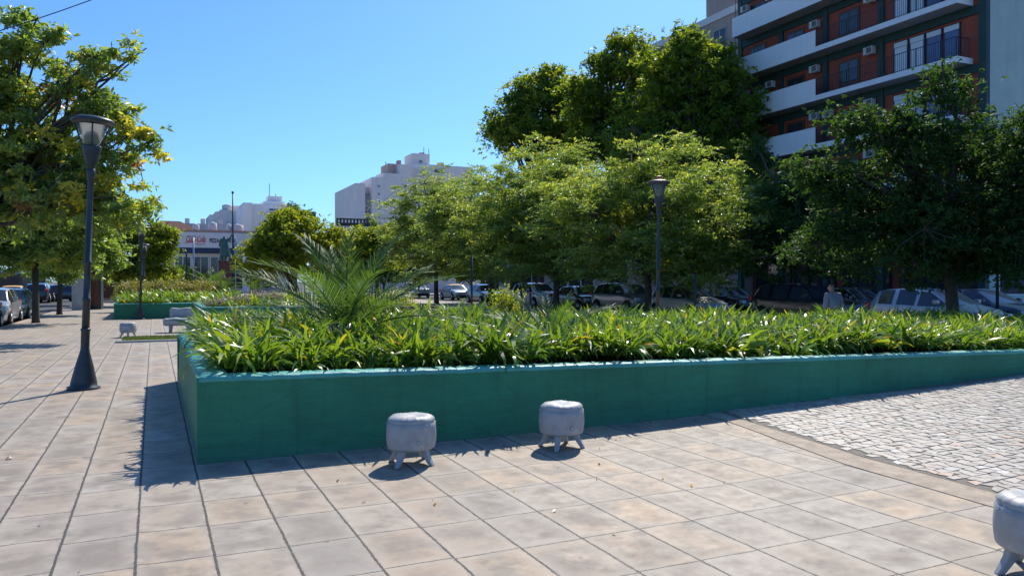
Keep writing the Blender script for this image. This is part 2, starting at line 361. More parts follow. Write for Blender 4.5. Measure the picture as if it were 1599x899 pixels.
# ------------------------------------------------------------------ ground
PU0, PU1, PV0, PV1 = -4.8, 20.8, -12.0, 66.0
mb = MB(); mb.box(-1500, 1500, -600, 2400, -1.0, -0.15)
tag(mb.build('road', M['asphalt']), kind='structure')
xs = np.arange(PU0, PU1 + 0.01, 0.8); ys = np.concatenate([np.arange(PV0, 16, 0.75), np.arange(16, PV1 + 0.01, 5.0)])
vs = []; fs = []; nx, ny = len(xs), len(ys)
for y in ys:
    for x in xs: vs.append((x, y, rise(x, y)))
for j in range(ny - 1):
    for i in range(nx - 1): fs.append((j * nx + i, j * nx + i + 1, (j + 1) * nx + i + 1, (j + 1) * nx + i))
me = bpy.data.meshes.new('plaza_paving'); me.from_pydata(vs, [], fs); me.materials.append(M['paving'])
me.polygons.foreach_set('use_smooth', [True] * len(fs))
o = bpy.data.objects.new('plaza_paving', me); C.objects.link(o); tag(o, kind='structure')
# kerb round the plaza
mb = MB()
mb.box(PU0 - 0.15, PU0 - 0.002, PV0, PV1 + 0.15, -0.3, 0.004); mb.box(PU0 - 0.002, PU1, PV1 + 0.002, PV1 + 0.15, -0.3, 0.004)
for a, c in ((PV0, 9.0), (9.0, PV1 + 0.15)):
    mb.box(PU1 + 0.002, PU1 + 0.15, a, c, -0.3, 0.30 if c < 10 else 0.006)
tag(mb.build('plaza_kerb', M['kerb']), kind='structure')
# far pavements in front of the buildings
mb = MB()
mb.box(33.0, 60, -20, 100, -0.3, 0.0); mb.box(-40, -14.5, -20, 66, -0.3, 0.0); mb.box(-60, 90, 92, 110, -0.3, 0.0)
tag(mb.build('pavement', M['concrete']), kind='structure')
# edging band between slabs and setts, and the setts themselves
edge_t = [gp(1080, 645), gp(1129, 662), gp(1322, 732), gp(1532, 795), gp(1700, 838), gp(2100, 930)]
edge_c = [gp(1098, 642), gp(1150, 660), gp(1352, 723.6), gp(1554.5, 780), gp(1720, 820), gp(2140, 905)]
vs = []; fs = []
def lerp_poly(P, n=6):
    out = []
    for a, c in zip(P[:-1], P[1:]):
        for k in range(n): out.append((a[0] + (c[0] - a[0]) * k / n, a[1] + (c[1] - a[1]) * k / n))
    return out + [P[-1]]
rng = random.Random(4)
for a, c in zip(lerp_poly(edge_t), lerp_poly(edge_c)):
    j = rng.uniform(-0.008, 0.008)
    vs += [(a[0] + j, a[1], rise(*a) + 0.001), (a[0] + j, a[1] + 0.004, rise(*a) + 0.007), (c[0] + j, c[1], rise(*c) + 0.009), (c[0], c[1], rise(*c) + 0.001)]
for i in range(len(vs) // 4 - 1):
    for k in range(3): fs.append((i * 4 + k, i * 4 + 4 + k, i * 4 + 5 + k, i * 4 + 1 + k))
me = bpy.data.meshes.new('paving_edging'); me.from_pydata(vs, [], fs); me.materials.append(M['kerb'])
o = bpy.data.objects.new('paving_edging', me); C.objects.link(o); tag(o, kind='structure')
def border_x(y):
    P = edge_c
    for a, c in zip(P[:-1], P[1:]):
        if c[1] <= y <= a[1]: return a[0] + (c[0] - a[0]) * (y - a[1]) / (c[1] - a[1])
    return P[0][0] if y > P[0][1] else P[-1][0]
rs = np.random.RandomState(3)
sv = []; sf = []; st = []
mbb = MB(); row = 0; y = -0.5
bedv = []; 
while y < 7.42:
    rh = 0.080 + 0.022 * rs.rand()
    x = 3.0 + rs.rand() * 0.1
    while x < 17.5:
        L = 0.075 + 0.085 * rs.rand()
        yc = y + rh / 2 + 0.10 * math.sin(x * 1.1) + 0.22 * math.sin(x * 0.37 + 1)
        xc = x + L / 2
        if xc > border_x(yc) + 0.045 + L * 0.3 and yc < 7.38 and yc > -0.6 and (xc < 13 or rs.rand() < 2):
            g = 0.0022; hx = L / 2 - g; hy = rh / 2 - g
            z = rise(xc, yc); k = len(sv)
            hgt = 0.014 + 0.003 * rs.rand(); jj = (rs.rand(4, 2) - 0.5) * 0.014; tz = (rs.rand(4) - 0.5) * 0.0025
            tl = 0.45 * math.cos(x * 1.1) * 0.11
            for q, (sx, sy) in enumerate(((-1, -1), (1, -1), (1, 1), (-1, 1))):
                px_ = xc + sx * hx + jj[q, 0]; py_ = yc + sy * hy + jj[q, 1] + sx * tl * L
                sv.append((px_ + 0.014 * math.sin(9 * px_ + 33 * py_) + 0.012 * math.sin(27 * px_ - 19 * py_), py_ + 0.014 * math.sin(21 * px_ + 13 * py_) + 0.012 * math.sin(43 * px_ - 7 * py_ + 1), z - 0.004))
            for q, (sx, sy) in enumerate(((-1, -1), (1, -1), (1, 1), (-1, 1))):
                bx, by, _ = sv[k + q]; sv.append((bx - sx * 0.001, by - sy * 0.001, z + hgt + tz[q]))
            sf += [(k + 4, k + 5, k + 6, k + 7), (k, k + 1, k + 5, k + 4), (k + 1, k + 2, k + 6, k + 5), (k + 2, k + 3, k + 7, k + 6), (k + 3, k, k + 4, k + 7)]
            st += [rs.rand()] * 8
        x += L
    y += rh
tag(quads_obj('sett_paving', sv, sf, st, M['setts']), kind='structure')
# sand bed below the setts
vs = []; fs = []; yy = np.linspace(-1.0, 7.38, 24)
for y in yy:
    x0 = border_x(y) - 0.002
    for k in range(18): 
        x = x0 + (17.6 - x0) * k / 17; vs.append((x, y, rise(x, y) + 0.0105))
for j in range(23):
    for i in range(17): fs.append((j * 18 + i, j * 18 + i + 1, (j + 1) * 18 + i + 1, (j + 1) * 18 + i))
me = bpy.data.meshes.new('sand_bed'); me.from_pydata(vs, [], fs); me.materials.append(plain('joint_sand', (0.20, 0.175, 0.14), 0.95, 0.3, 20))
o = bpy.data.objects.new('sand_bed', me); C.objects.link(o); tag(o, kind='structure')
# ------------------------------------------------------------------ raised planters
def wall_top(x): return 0.763 - 0.0178 * (x - 0.336)
def coping(path, w, zf, seed, lump=0.012, closed=True):
    """wavy hand-laid coping following a closed rectangular path (outer edge), width w inwards"""
    rs = np.random.RandomState(seed); vs = []; fs = []; n = len(path)
    # resample
    pts = []
    for i in range(n):
        a = Vector(path[i]); c = Vector(path[(i + 1) % n]); L = (c - a).length; k = max(2, int(L / 0.055))
        for q in range(k): pts.append((a.lerp(c, q / k), i, q == 0, L * q / k))
    cen = sum((Vector(p) for p in path), Vector((0, 0))) / n
    N = len(pts)
    for p, side, corner, s in pts:
        a = Vector(path[side]); c = Vector(path[(side + 1) % n]); t = (c - a).normalized(); inn = Vector((-t.y, t.x))
        if corner:
            pa = Vector(path[side - 1]); tp = (a - pa).normalized(); inn = (inn + Vector((-tp.y, tp.x)))
        wob = lump * math.sin(s * 2 * math.pi / 0.27 + side) * (1.0 if side == n - 1 else 0.3) + rs.uniform(-0.004, 0.004)
        dz = 0.008 * abs(math.sin(s * math.pi / 0.27 + side)) * (1.0 if side == n - 1 else 0.35) + rs.uniform(-0.003, 0.003)
        z = zf(p.x, p.y) + dz
        for off, zz in ((0.0, -0.005), (-0.018 + wob, 0.006), (-0.012 + wob, 0.036), (0.012 + wob, 0.048), (w - 0.015, 0.05), (w, 0.03), (w, -0.06)):
            q = p + inn * off; vs.append((q.x, q.y, z + zz))
    for i in range(N):
        j = (i + 1) % N
        for k in range(6): fs.append((i * 7 + k, j * 7 + k, j * 7 + k + 1, i * 7 + k + 1))
    m_ = MB(); m_.add(vs, fs, 0, True); return m_
def planter(x0, x1, y0, y1, zf, label, group, zg=lambda x, y: -0.1, th=0.22, batter=0.0, seed=1, parts=4):
    root = empty('raised_planter', ((x0 + x1) / 2, (y0 + y1) / 2, 0), 0, label, 'planter', group)
    ox, oy = (x0 + x1) / 2, (y0 + y1) / 2
    def wall(ax, ay, bx, by, inn, bt=0.0):
        L = math.hypot(bx - ax, by - ay); n = max(1, int(L / 0.8)); vs = []; fs = []
        for k in range(n + 1):
            x = ax + (bx - ax) * k / n; y = ay + (by - ay) * k / n; zt = zf(x, y) - 0.006; zb = -0.1
            ix, iy = inn
            vs += [(x - ox, y - oy, zb), (x + ix * bt - ox, y + iy * bt - oy, zt), (x + ix * th - ox, y + iy * th - oy, zt), (x + ix * th - ox, y + iy * th - oy, zb)]
        for k in range(n):
            for q in range(3): fs.append((k * 4 + q, k * 4 + 4 + q, k * 4 + 5 + q, k * 4 + q + 1))
        fs += [(0, 1, 2, 3), (n * 4 + 3, n * 4 + 2, n * 4 + 1, n * 4)]
        return MB().add(vs, fs)
    wall(x0, y0, x1, y0, (0, 1), 0.004).build('front_wall', M['teal'], root)
    wall(x0, y1, x0, y0 + 0.001, (1, 0), batter).build('side_wall', M['teal'], root)
    wall(x1, y1, x0, y1, (0, -1)).build('back_wall', M['teal'], root)
    wall(x1, y0, x1, y1, (-1, 0)).build('side_wall', M['teal'], root)
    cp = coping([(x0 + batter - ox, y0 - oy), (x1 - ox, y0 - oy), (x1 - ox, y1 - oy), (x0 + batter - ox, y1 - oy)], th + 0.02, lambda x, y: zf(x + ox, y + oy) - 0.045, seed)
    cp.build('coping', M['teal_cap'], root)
    n = 10; vs = []; fs = []
    for k in range(n + 1):
        x = x0 + th + (x1 - x0 - 2 * th) * k / n
        vs += [(x - ox, y0 + th - oy, zf(x, y0) - 0.10), (x - ox, y1 - th - oy, zf(x, y1) - 0.10)]
    for k in range(n): fs.append((2 * k, 2 * k + 2, 2 * k + 3, 2 * k + 1))
    MB().add(vs, fs).build('soil', M['soil'], root)
    return root
BX0, BX1, BY0, BY1 = 0.336, 18.2, 7.386, 13.7
planter(BX0, BX1, BY0, BY1, lambda x, y: wall_top(x), 'long teal painted planter wall in the foreground full of strap leaved plants', 'teal raised planters', batter=0.035, seed=2)
# far planters
fa = gp(178, 498); fb = gp(313, 494)
AX0, AY0 = fa; AX1 = fb[0]
planter(AX0, AX0 + 5.6, AY0, AY0 + 9, lambda x, y: 0.66, 'far left teal planter behind the stool and sofa bench', 'teal raised planters', seed=5)
BX_, BY_ = at(316, 26.7)
planter(BX_, BX_ + 4.6, BY_, BY_ + 7, lambda x, y: 0.72, 'teal planter with mauve shrubs between the near planter and the yellow green tree', 'teal raised planters', seed=7)
def straps(name, x0, x1, y0, y1, zf, dens, seed, mat, nl=26, Lr=(0.32, 0.62), w0=0.034, edge=True, skip=None):
    rs = np.random.RandomState(seed)
    n = int((x1 - x0) * (y1 - y0) * dens)
    cx = x0 + rs.rand(n) * (x1 - x0); cy = y0 + rs.rand(n) * (y1 - y0)
    cz = np.array([zf(a, b_) for a, b_ in zip(cx, cy)]) - 0.08
    keep = np.ones(n, bool)
    cx, cy, cz = cx[keep], cy[keep], cz[keep]; n = len(cx)
    sc = 0.75 + 0.45 * rs.rand(n); ctint = rs.rand(n)
    # patches of taller and lower growth
    sc *= 1 + 0.16 * np.sin(cx * 2.1 + 1) * np.cos(cy * 1.7) 
    N = n * nl; idx = np.repeat(np.arange(n), nl)
    az = rs.rand(N) * 2 * np.pi; L = (Lr[0] + (Lr[1] - Lr[0]) * rs.rand(N)) * sc[idx]
    e0 = np.radians(42 + 46 * rs.rand(N)); droop = np.radians(35 + 110 * rs.rand(N) ** 1.3)
    bx = cx[idx] + np.cos(az) * 0.03 + 0.03 * rs.randn(N); by = cy[idx] + np.sin(az) * 0.03 + 0.03 * rs.randn(N); bz = cz[idx]
    K = 5; prof = np.array([0.6, 0.95, 1.0, 0.75, 0.06]); w = w0 * (0.75 + 0.5 * rs.rand(N)) * sc[idx]
    P = np.zeros((N, K, 3)); P[:, 0] = np.stack([bx, by, bz], 1)
    for k in range(1, K):
        s = (k - 0.5) / (K - 1); e = e0 - droop * s
        st = L / (K - 1)
        P[:, k, 0] = P[:, k - 1, 0] + np.cos(az) * np.cos(e) * st
        P[:, k, 1] = P[:, k - 1, 1] + np.sin(az) * np.cos(e) * st
        P[:, k, 2] = P[:, k - 1, 2] + np.sin(e) * st
    tw = 0.5 * rs.randn(N)
    side = np.stack([-np.sin(az) * np.cos(tw), np.cos(az) * np.cos(tw), np.sin(tw)], 1)
    V = np.zeros((N, K, 2, 3))
    for k in range(K):
        V[:, k, 0] = P[:, k] - side * (w * prof[k] / 2)[:, None]; V[:, k, 1] = P[:, k] + side * (w * prof[k] / 2)[:, None]
    base = np.arange(N) * K * 2
    q = []
    for k in range(K - 1):
        q.append(np.stack([base + 2 * k, base + 2 * k + 1, base + 2 * k + 3, base + 2 * k + 2], 1))
    tint = np.clip(0.15 + 0.35 * ctint[idx] + 0.35 * rs.rand(N), 0, 0.86); old = rs.rand(N) < 0.045; tint[old] = 0.88 + 0.12 * rs.rand(old.sum())
    return quads_obj(name, V.reshape(-1, 3), np.concatenate(q), np.repeat(tint, K * 2), mat, None, True)
o = straps('agapanthus_bed', BX0 + 0.25, 13.5, BY0 + 0.36, BY1 - 0.25, lambda x, y: wall_top(x) + 0.09 + 0.03 * min(3, y - BY0) / 3 + 0.06 * math.sin(x * 1.3 + 2) * math.sin(y * 1.1), 34, 11, M['agap'], nl=25, Lr=(0.24, 0.53), w0=0.036)
tag(o, 'mass of bright green strap leaves filling the near planter', 'plants', kind='stuff')
o = straps('agapanthus_bed', 13.5, BX1 - 0.3, BY0 + 0.38, BY1 - 0.25, lambda x, y: wall_top(x) + 0.13, 24, 12, M['agap'], nl=22, Lr=(0.24, 0.53))
tag(o, 'strap leaves at the far right end of the near planter', 'plants', kind='stuff')
o = straps('agapanthus_bed', AX0 + 0.25, AX0 + 5.3, AY0 + 0.25, AY0 + 4.0, lambda x, y: 0.66 + 0.05 * (y - AY0), 15, 13, M['agap'], nl=20, w0=0.045)
tag(o, 'green strap leaves at the front of the far left planter', 'plants', kind='stuff')
o = straps('agapanthus_bed', BX_ + 0.25, BX_ + 4.3, BY_ + 0.3, BY_ + 6.5, lambda x, y: 0.72, 9, 14, M['agap'], nl=18, w0=0.045)
tag(o, 'green strap leaves around the mauve shrubs in the middle planter', 'plants', kind='stuff')
# grass strip with kerb
g0 = gp(180, 535); g1 = gp(182, 526)
GX0, GY0 = g0; GY1 = GY0 + 1.9
mb = MB(); mb.box(GX0, GX0 + 9, GY0, GY0 + 0.14, -0.05, 0.05)
mb.build('grass_edging', M['concrete']); tag(bpy.data.objects['grass_edging'], kind='structure')
rs = np.random.RandomState(8); N = 26000
bx = GX0 + 0.15 + rs.rand(N) * 8.8; by = GY0 + 0.14 + rs.rand(N) * 1.7; hh = 0.03 + 0.035 * rs.rand(N); az = rs.rand(N) * 6.283
V = np.zeros((N, 4, 3)); w = 0.008
for k, (s, t) in enumerate(((-1, 0), (1, 0), (0.3, 1), (-0.3, 1))):
    V[:, k, 0] = bx + np.cos(az) * s * w + t * 0.02 * rs.randn(N); V[:, k, 1] = by + np.sin(az) * s * w + t * 0.02 * rs.randn(N); V[:, k, 2] = t * hh + 0.004
o = quads_obj('grass', V.reshape(-1, 3), np.arange(N * 4).reshape(-1, 4), np.repeat(rs.rand(N), 4), M['grass'])
tag(o, 'narrow strip of short grass in the paving', 'grass', kind='stuff')
# leafy low shrubs (near-ground bushes)
def bush(name, label, cat, x, y, z, rx, ry, rz_, n, leaf, mat, seed, group=None, lo=0, hi=1):
    rs = np.random.RandomState(seed)
    root = empty(name, (x, y, z), 0, label, cat, group)
    d = rs.randn(n, 3); d /= np.linalg.norm(d, axis=1)[:, None]; d[:, 2] = np.abs(d[:, 2])
    lump = 1 + 0.22 * np.sin(d[:, 0] * 7 + seed) * np.cos(d[:, 1] * 6 + 2) + 0.12 * np.sin(d[:, 2] * 11)
    r = (0.55 + 0.5 * rs.rand(n)) * lump
    c = d * r[:, None] * np.array([rx, ry, rz_])
    leaves(c, leaf, rs, lo, hi, mat, 'foliage', root, 0.5)
    mb = MB()
    for k in range(5):
        a = k * 1.26; mb.tube([(0, 0, -0.05), (math.cos(a) * rx * 0.3, math.sin(a) * ry * 0.3, rz_ * 0.4), (math.cos(a) * rx * 0.6, math.sin(a) * ry * 0.6, rz_ * 0.75)], [0.03, 0.02, 0.008], 5)
    mb.build('stem', M['bark'], root)
    return root
def leaves(c, size, rs, lo, hi, mat, name, parent, up_bias=0.3, aspect=0.45, outw=None, tint=None):
    n = len(c)
    ax = rs.randn(n, 3)
    if outw is not None: ax = ax * 0.6 + outw
    ax /= np.linalg.norm(ax, axis=1)[:, None] + 1e-6
    nr = rs.randn(n, 3); nr[:, 2] += up_bias * 2
    sd_ = np.cross(ax, nr); sd_ /= np.linalg.norm(sd_, axis=1)[:, None] + 1e-6
    L = size * (0.65 + 0.7 * rs.rand(n)); Wd = L * aspect
    V = np.zeros((n, 4, 3))
    V[:, 0] = c - ax * (L / 2)[:, None]; V[:, 2] = c + ax * (L / 2)[:, None]
    V[:, 1] = c + sd_ * (Wd / 2)[:, None]; V[:, 3] = c - sd_ * (Wd / 2)[:, None]
    V[:, 1, 2] += L * 0.05; V[:, 3, 2] += L * 0.05
    if tint is None: tint = lo + (hi - lo) * rs.rand(n)
    return quads_obj(name, V.reshape(-1, 3), np.arange(n * 4).reshape(-1, 4), np.repeat(tint, 4), mat, parent)
# ------------------------------------------------------------------ trees
def tree(name, label, cat, x, y, z0, th, lobes, ncl, nleaf, leaf, mat, seed, group=None, tr=0.2, spread=0.5, lean=(0, 0), flat=0.6, tinter=None, aspect=0.45, bark=None, shell=0.5, droop=0.0, mode='whorl'):
    """lobes: (cx, cy, cz, rx, ry, rz) relative to the trunk base. Clusters of leaves hang on real twigs."""
    rs = np.random.RandomState(seed)
    root = empty(name, (x, y, z0), 0, label, cat, group)
    vol = np.array([l[3] * l[4] * l[5] for l in lobes]) ** 0.75; vol /= vol.sum()
    subs = []
    for l in lobes:
        subs.append((l, 1.2))
        for q in range(7):
            dv = rs.randn(3); dv /= np.linalg.norm(dv); dv[2] = abs(dv[2]) if rs.rand() < 0.65 else dv[2] * 0.6
            f = 0.42 + 0.22 * rs.rand()
            subs.append(((l[0] + dv[0] * l[3] * (1.02 - f), l[1] + dv[1] * l[4] * (1.02 - f), l[2] + dv[2] * l[5] * (1.02 - f), l[3] * f, l[4] * f, l[5] * f * 0.9), 1.0))
    vol = np.array([wt * (l[3] * l[4] * l[5]) ** 0.72 for l, wt in subs]); vol /= vol.sum()
    cl = []
    for li, (l, wt) in enumerate(subs):
        n = int(round(ncl * vol[li])) 
        if n < 1: continue
        d = rs.randn(n, 3); d /= np.linalg.norm(d, axis=1)[:, None]
        r = 1 - shell * rs.rand(n) ** 1.2
        cl.append(d * r[:, None] * np.array(l[3:6]) + np.array(l[:3]))
    cl = np.concatenate(cl)
    # skeleton
    mb = MB(); fork = Vector((lean[0], lean[1], th))
    mid = fork * 0.5 + Vector((rs.uniform(-.1, .1), rs.uniform(-.1, .1), 0))
    mb.tube([(0, 0, -0.15), (0, 0, 0.12), tuple(mid), tuple(fork)], [tr * 1.5, tr * 1.1, tr * 0.92, tr * 0.85], 10)
    nodes = [np.array(fork)]
    for li, l in enumerate(lobes):
        tgt = Vector(l[:3]) + Vector((0, 0, l[5] * 0.25)); nb = 3 if len(lobes) > 2 else 5
        for k in range(nb):
            t2 = tgt + Vector((rs.uniform(-.6, .6) * l[3], rs.uniform(-.6, .6) * l[4], rs.uniform(-.2, .5) * l[5]))
            pts = []
            for q in range(6):
                s = q / 5; p = fork.lerp(t2, s); p.z += math.sin(s * math.pi) * 0.06 * (t2 - fork).length - 0.0
                p += Vector(rs.uniform(-1, 1, 3)) * 0.05 * (t2 - fork).length * (0 if q == 0 else 1)
                pts.append(p); nodes.append(np.array(p))
            mb.tube([tuple(p) for p in pts], [tr * 0.55 * (1 - 0.8 * q / 5) for q in range(6)], 6)
    nodes = np.array(nodes)
    for p in cl:
        dd = np.linalg.norm(nodes - p, axis=1); a = nodes[dd.argmin()]
        m_ = (a + p) / 2 + rs.uniform(-.1, .1, 3) * dd.min()
        mb.tube([tuple(a), tuple(m_), tuple(p)], [tr * 0.12, tr * 0.07, tr * 0.03], 4, cap=False)
    mb.build('trunk', bark or M['bark'], root)
    # leaves: every twig end carries sprays (leaflets along arching stalks) or whorls
    rc = spread * (0.6 + 0.8 * rs.rand(len(cl)))
    ct = rs.rand(len(cl))
    g_ = 9 if mode == 'spray' else 6
    per = max(1, nleaf // (len(cl) * g_)); sid = np.repeat(np.arange(len(cl)), per); ns = len(sid)
    if mode == 'spray':
        az = rs.rand(ns) * 2 * np.pi; el = np.radians(rs.uniform(-12, 42, ns))
        dv = np.stack([np.cos(az) * np.cos(el), np.sin(az) * np.cos(el), np.sin(el)], 1)
        org = cl[sid] + rs.randn(ns, 3) * np.array([1, 1, 0.45]) * (rc[sid] * 0.32)[:, None]
        Ls = rc[sid] * rs.uniform(0.7, 1.3, ns)
        t = np.tile((np.arange(g_) + 0.6) / g_, ns); i2 = np.repeat(np.arange(ns), g_)
        c = org[i2] + dv[i2] * (t * Ls[i2])[:, None]; c[:, 2] -= droop * 1.6 * (t * Ls[i2]) ** 2
        lat = np.stack([-np.sin(az), np.cos(az), np.zeros(ns)], 1)[i2]
        sg = np.where(rs.rand(len(t)) < 0.5, -1.0, 1.0)[:, None]
        ow = lat * sg * 0.8 + dv[i2] * 0.7; c = c + lat * sg * leaf * 0.35
        off = c - cl[sid[i2]]
    else:
        org = cl[sid] + rs.randn(ns, 3) * np.array([0.5, 0.5, 0.5 * flat]) * rc[sid][:, None]
        i2 = np.repeat(np.arange(ns), g_); n = len(i2)
        dv = rs.randn(n, 3); dv[:, 2] = dv[:, 2] * 0.6 - 0.25; dv /= np.linalg.norm(dv, axis=1)[:, None]
        c = org[i2] + dv * leaf * 0.5; ow = dv * 2.2; off = c - cl[sid[i2]]
    cid = sid[i2]
    tint = np.clip(0.5 * ct[cid] + 0.2 * rs.rand(ns)[i2] + 0.3 * rs.rand(len(cid)), 0, 1)
    if tinter: tint = tinter(tint, ct[cid], rs, off)
    leaves(c, leaf, rs, 0, 1, mat, 'crown', root, 0.5, aspect, ow, tint)
    return root
G = 0.0
# feathery street trees along the right-hand kerb
FT = 'feathery street trees along the right kerb'
def acac_t(t, ct, rs, off):
    t = 0.08 + t * 0.80; tip = (rs.rand(len(t)) < 0.26) & (off[:, 2] > 0.1); t[tip] = 0.8 + 0.2 * rs.rand(tip.sum()); return t
def street_tree(px, d, top, wl, wr, seed, label, low=425, leafn=52000, mat='acacia', th=2.3):
    x, y = at(px, d); ztop = zat(top, d) ; k = d / F_PX
    zl = zat(low, d)
    H = ztop - zl; rw = (wl + wr) * k / 2 * 1.08; cxo = (wr - wl) * k / 2
    rx, ry = math.cos(YAW), -math.sin(YAW)
    def at2(s, t=0.0): return (rx * s - ry * t * 0 + math.sin(YAW) * t, ry * s + math.cos(YAW) * t)
    L = []
    for s, zc, r, rz_ in ((cxo, 0.60, 0.62, 0.42), (cxo - rw * 0.55, 0.42, 0.50, 0.42), (cxo + rw * 0.55, 0.40, 0.50, 0.40)):
        a, c = at2(s); L.append((a, c, zl + H * zc, rw * r, rw * r, H * rz_))
    for t in (-0.5, 0.5):
        a, c = at2(cxo + 0.1 * rw, t * rw); L.append((a, c, zl + H * 0.42, rw * 0.5, rw * 0.5, H * 0.42))
    a, c = at2(cxo, 0); L.append((a, c, zl + H * 0.22, rw * 0.85, rw * 0.85, H * 0.24))
    return tree('street_tree', label, 'tree', x, y, 0, th, L, 620, int(leafn * 1.12), 0.165 + 0.0007 * d, M[mat], seed, FT, tr=0.17, spread=0.62, flat=0.5, tinter=acac_t, aspect=0.30, shell=0.7, droop=0.3, mode='spray')
street_tree(1010, 34, 205, 175, 225, 21, 'broad feathery tree behind the red capped lamp, rightmost of its row', 462, 110000)
street_tree(868, 41, 214, 150, 130, 22, 'feathery tree with a thick dark trunk behind the small palm', 450, 85000)
street_tree(768, 48, 240, 110, 110, 23, 'feathery tree with a forked trunk left of the thick trunked one', 440, 65000)
street_tree(682, 56, 250, 90, 100, 24, 'feathery tree in front of the tall pale building, leftmost of its row', 440, 60000)
# dark trees at right
def dk(px, d, lobes_px, seed, label, ncl=380, nl=50000, leaf=0.15, mat='darkleaf', name='broadleaf_tree', grp='dark trees on the right', th=3.0, tr=0.16, spread=0.42, shell=0.75, tinter=None, aspect=0.42, z0=0.0):
    x, y = at(px, d); L = []
    for (lx, ly, rpx, rpy, dd) in lobes_px:
        D = d + dd; a, c = at(lx, D); k = D / F_PX
        L.append((a - x, c - y, zat(ly, D) - z0, rpx * k, rpx * k, rpy * k))
    return tree(name, label, 'tree', x, y, z0, th, L, int(ncl * 1.2), int(nl * 1.05), leaf, M[mat], seed, grp, tr=tr, spread=spread, shell=shell, tinter=tinter, aspect=aspect)
dk(1492, 21, [(1450, 250, 90, 105, 0), (1540, 280, 95, 105, 1), (1430, 400, 110, 55, 0), (1540, 400, 90, 55, 0), (1370, 330, 85, 90, 0.5), (1480, 370, 130, 70, 0), (1400, 210, 40, 55, 0), (1340, 215, 48, 60, 0), (1475, 150, 45, 55, 0), (1300, 300, 60, 60, 0.5), (1265, 270, 35, 35, 0.5), (1290, 390, 70, 55, 0.5)], 31, 'tall dark leafy tree in front of the pale hatchback and the balconies', 600, 72000, 0.13, spread=0.42)
dk(1255, 30, [(1260, 330, 90, 75, 0), (1210, 385, 90, 65, 0.5), (1320, 390, 90, 65, 0), (1175, 250, 30, 40, 3)], 32, 'dark tree behind the black estate car, between the feathery tree and the tall dark tree', 300, 36000, 0.14, th=3.4)
dk(1650, 19.5, [(1600, 290, 70, 120, 0), (1640, 200, 60, 60, 0), (1590, 390, 75, 60, 0)], 33, 'dark tree cut off by the right edge of the view', 220, 26000, 0.12)
# big trees across the street
BT = 'tall trees behind the feathery row'
dk(1085, 52, [(1085, 135, 70, 70, 0), (1140, 180, 62, 70, 0), (1035, 180, 66, 75, 1), (1072, 75, 36, 36, 0), (1118, 95, 34, 34, 0), (1030, 115, 36, 40, 0), (1150, 250, 60, 60, 0), (1080, 240, 80, 70, 0), (1180, 175, 30, 26, 0), (1000, 230, 60, 50, 0)], 41, 'tallest tree, its right side against the white balconies', 520, 52000, 0.30, 'plane', 'plane_tree', BT, 7, 0.3, 0.72, 0.55)
dk(975, 60, [(975, 125, 58, 52, 0), (1010, 185, 75, 70, 0), (935, 185, 60, 60, 1), (985, 80, 36, 30, 0), (945, 105, 30, 30, 0), (905, 150, 34, 34, 0), (960, 235, 80, 40, 0)], 42, 'tall tree in the middle of the three tall ones behind the row', 430, 44000, 0.32, 'plane', 'plane_tree', BT, 7, 0.3, 0.78, 0.55)
dk(845, 68, [(850, 160, 56, 48, 0), (800, 195, 40, 42, 0), (895, 160, 46, 48, 0), (845, 215, 74, 36, 0), (812, 150, 24, 30, 0), (860, 122, 26, 20, 0), (778, 215, 24, 26, 0), (905, 215, 50, 40, 0)], 43, 'dark tall tree against open sky, leftmost of the three tall ones', 400, 40000, 0.34, 'plane', 'plane_tree', BT, 8, 0.3, 0.82, 0.55)
# yellow-green tree beyond the middle planter
dk(455, 46, [(455, 385, 62, 50, 0), (415, 405, 40, 38, 0), (505, 390, 42, 42, 0), (455, 352, 38, 26, 0)], 44, 'rounded yellow green tree right of the statue', 330, 42000, 0.20, 'lime', 'rounded_tree', None, 1.6, 0.2, 0.5, 0.35)
dk(590, 62, [(590, 385, 60, 40, 0), (560, 400, 40, 36, 0), (625, 370, 35, 40, 0)], 45, 'green tree between the rounded yellow one and the feathery row', 220, 30000, 0.24, 'plane', 'rounded_tree', None, 2.4, 0.2, 0.6, 0.5)
dk(462, 120, [(460, 338, 22, 14, 0), (480, 343, 12, 10, 0)], 46, 'dark domed tree top peeping over the rounded yellow tree', 60, 8000, 0.5, 'darkleaf', 'domed_tree', None, 7, 0.3, 1.1, 0.5)
for k_, (px_, d_, w_, sd_) in enumerate(((530, 80, 45, 61), (600, 84, 45, 62), (655, 82, 42, 63), (735, 84, 42, 64))):
    dk(px_, d_, [(px_, 420, w_, 20, 0), (px_ - 20, 428, 30, 16, 0), (px_ + 24, 426, 30, 17, 0)], sd_, ('small dark street tree left of the leftmost feathery trunk, below the dark balustrade', 'small dark street tree below the tall pale building', 'small dark street tree behind the leftmost feathery trunk', 'small dark street tree beyond the thin dark post')[k_], 110, 14000, 0.24, 'plane', 'small_tree', 'small dark trees at the street end', 1.2, 0.12, 0.5, 0.6)
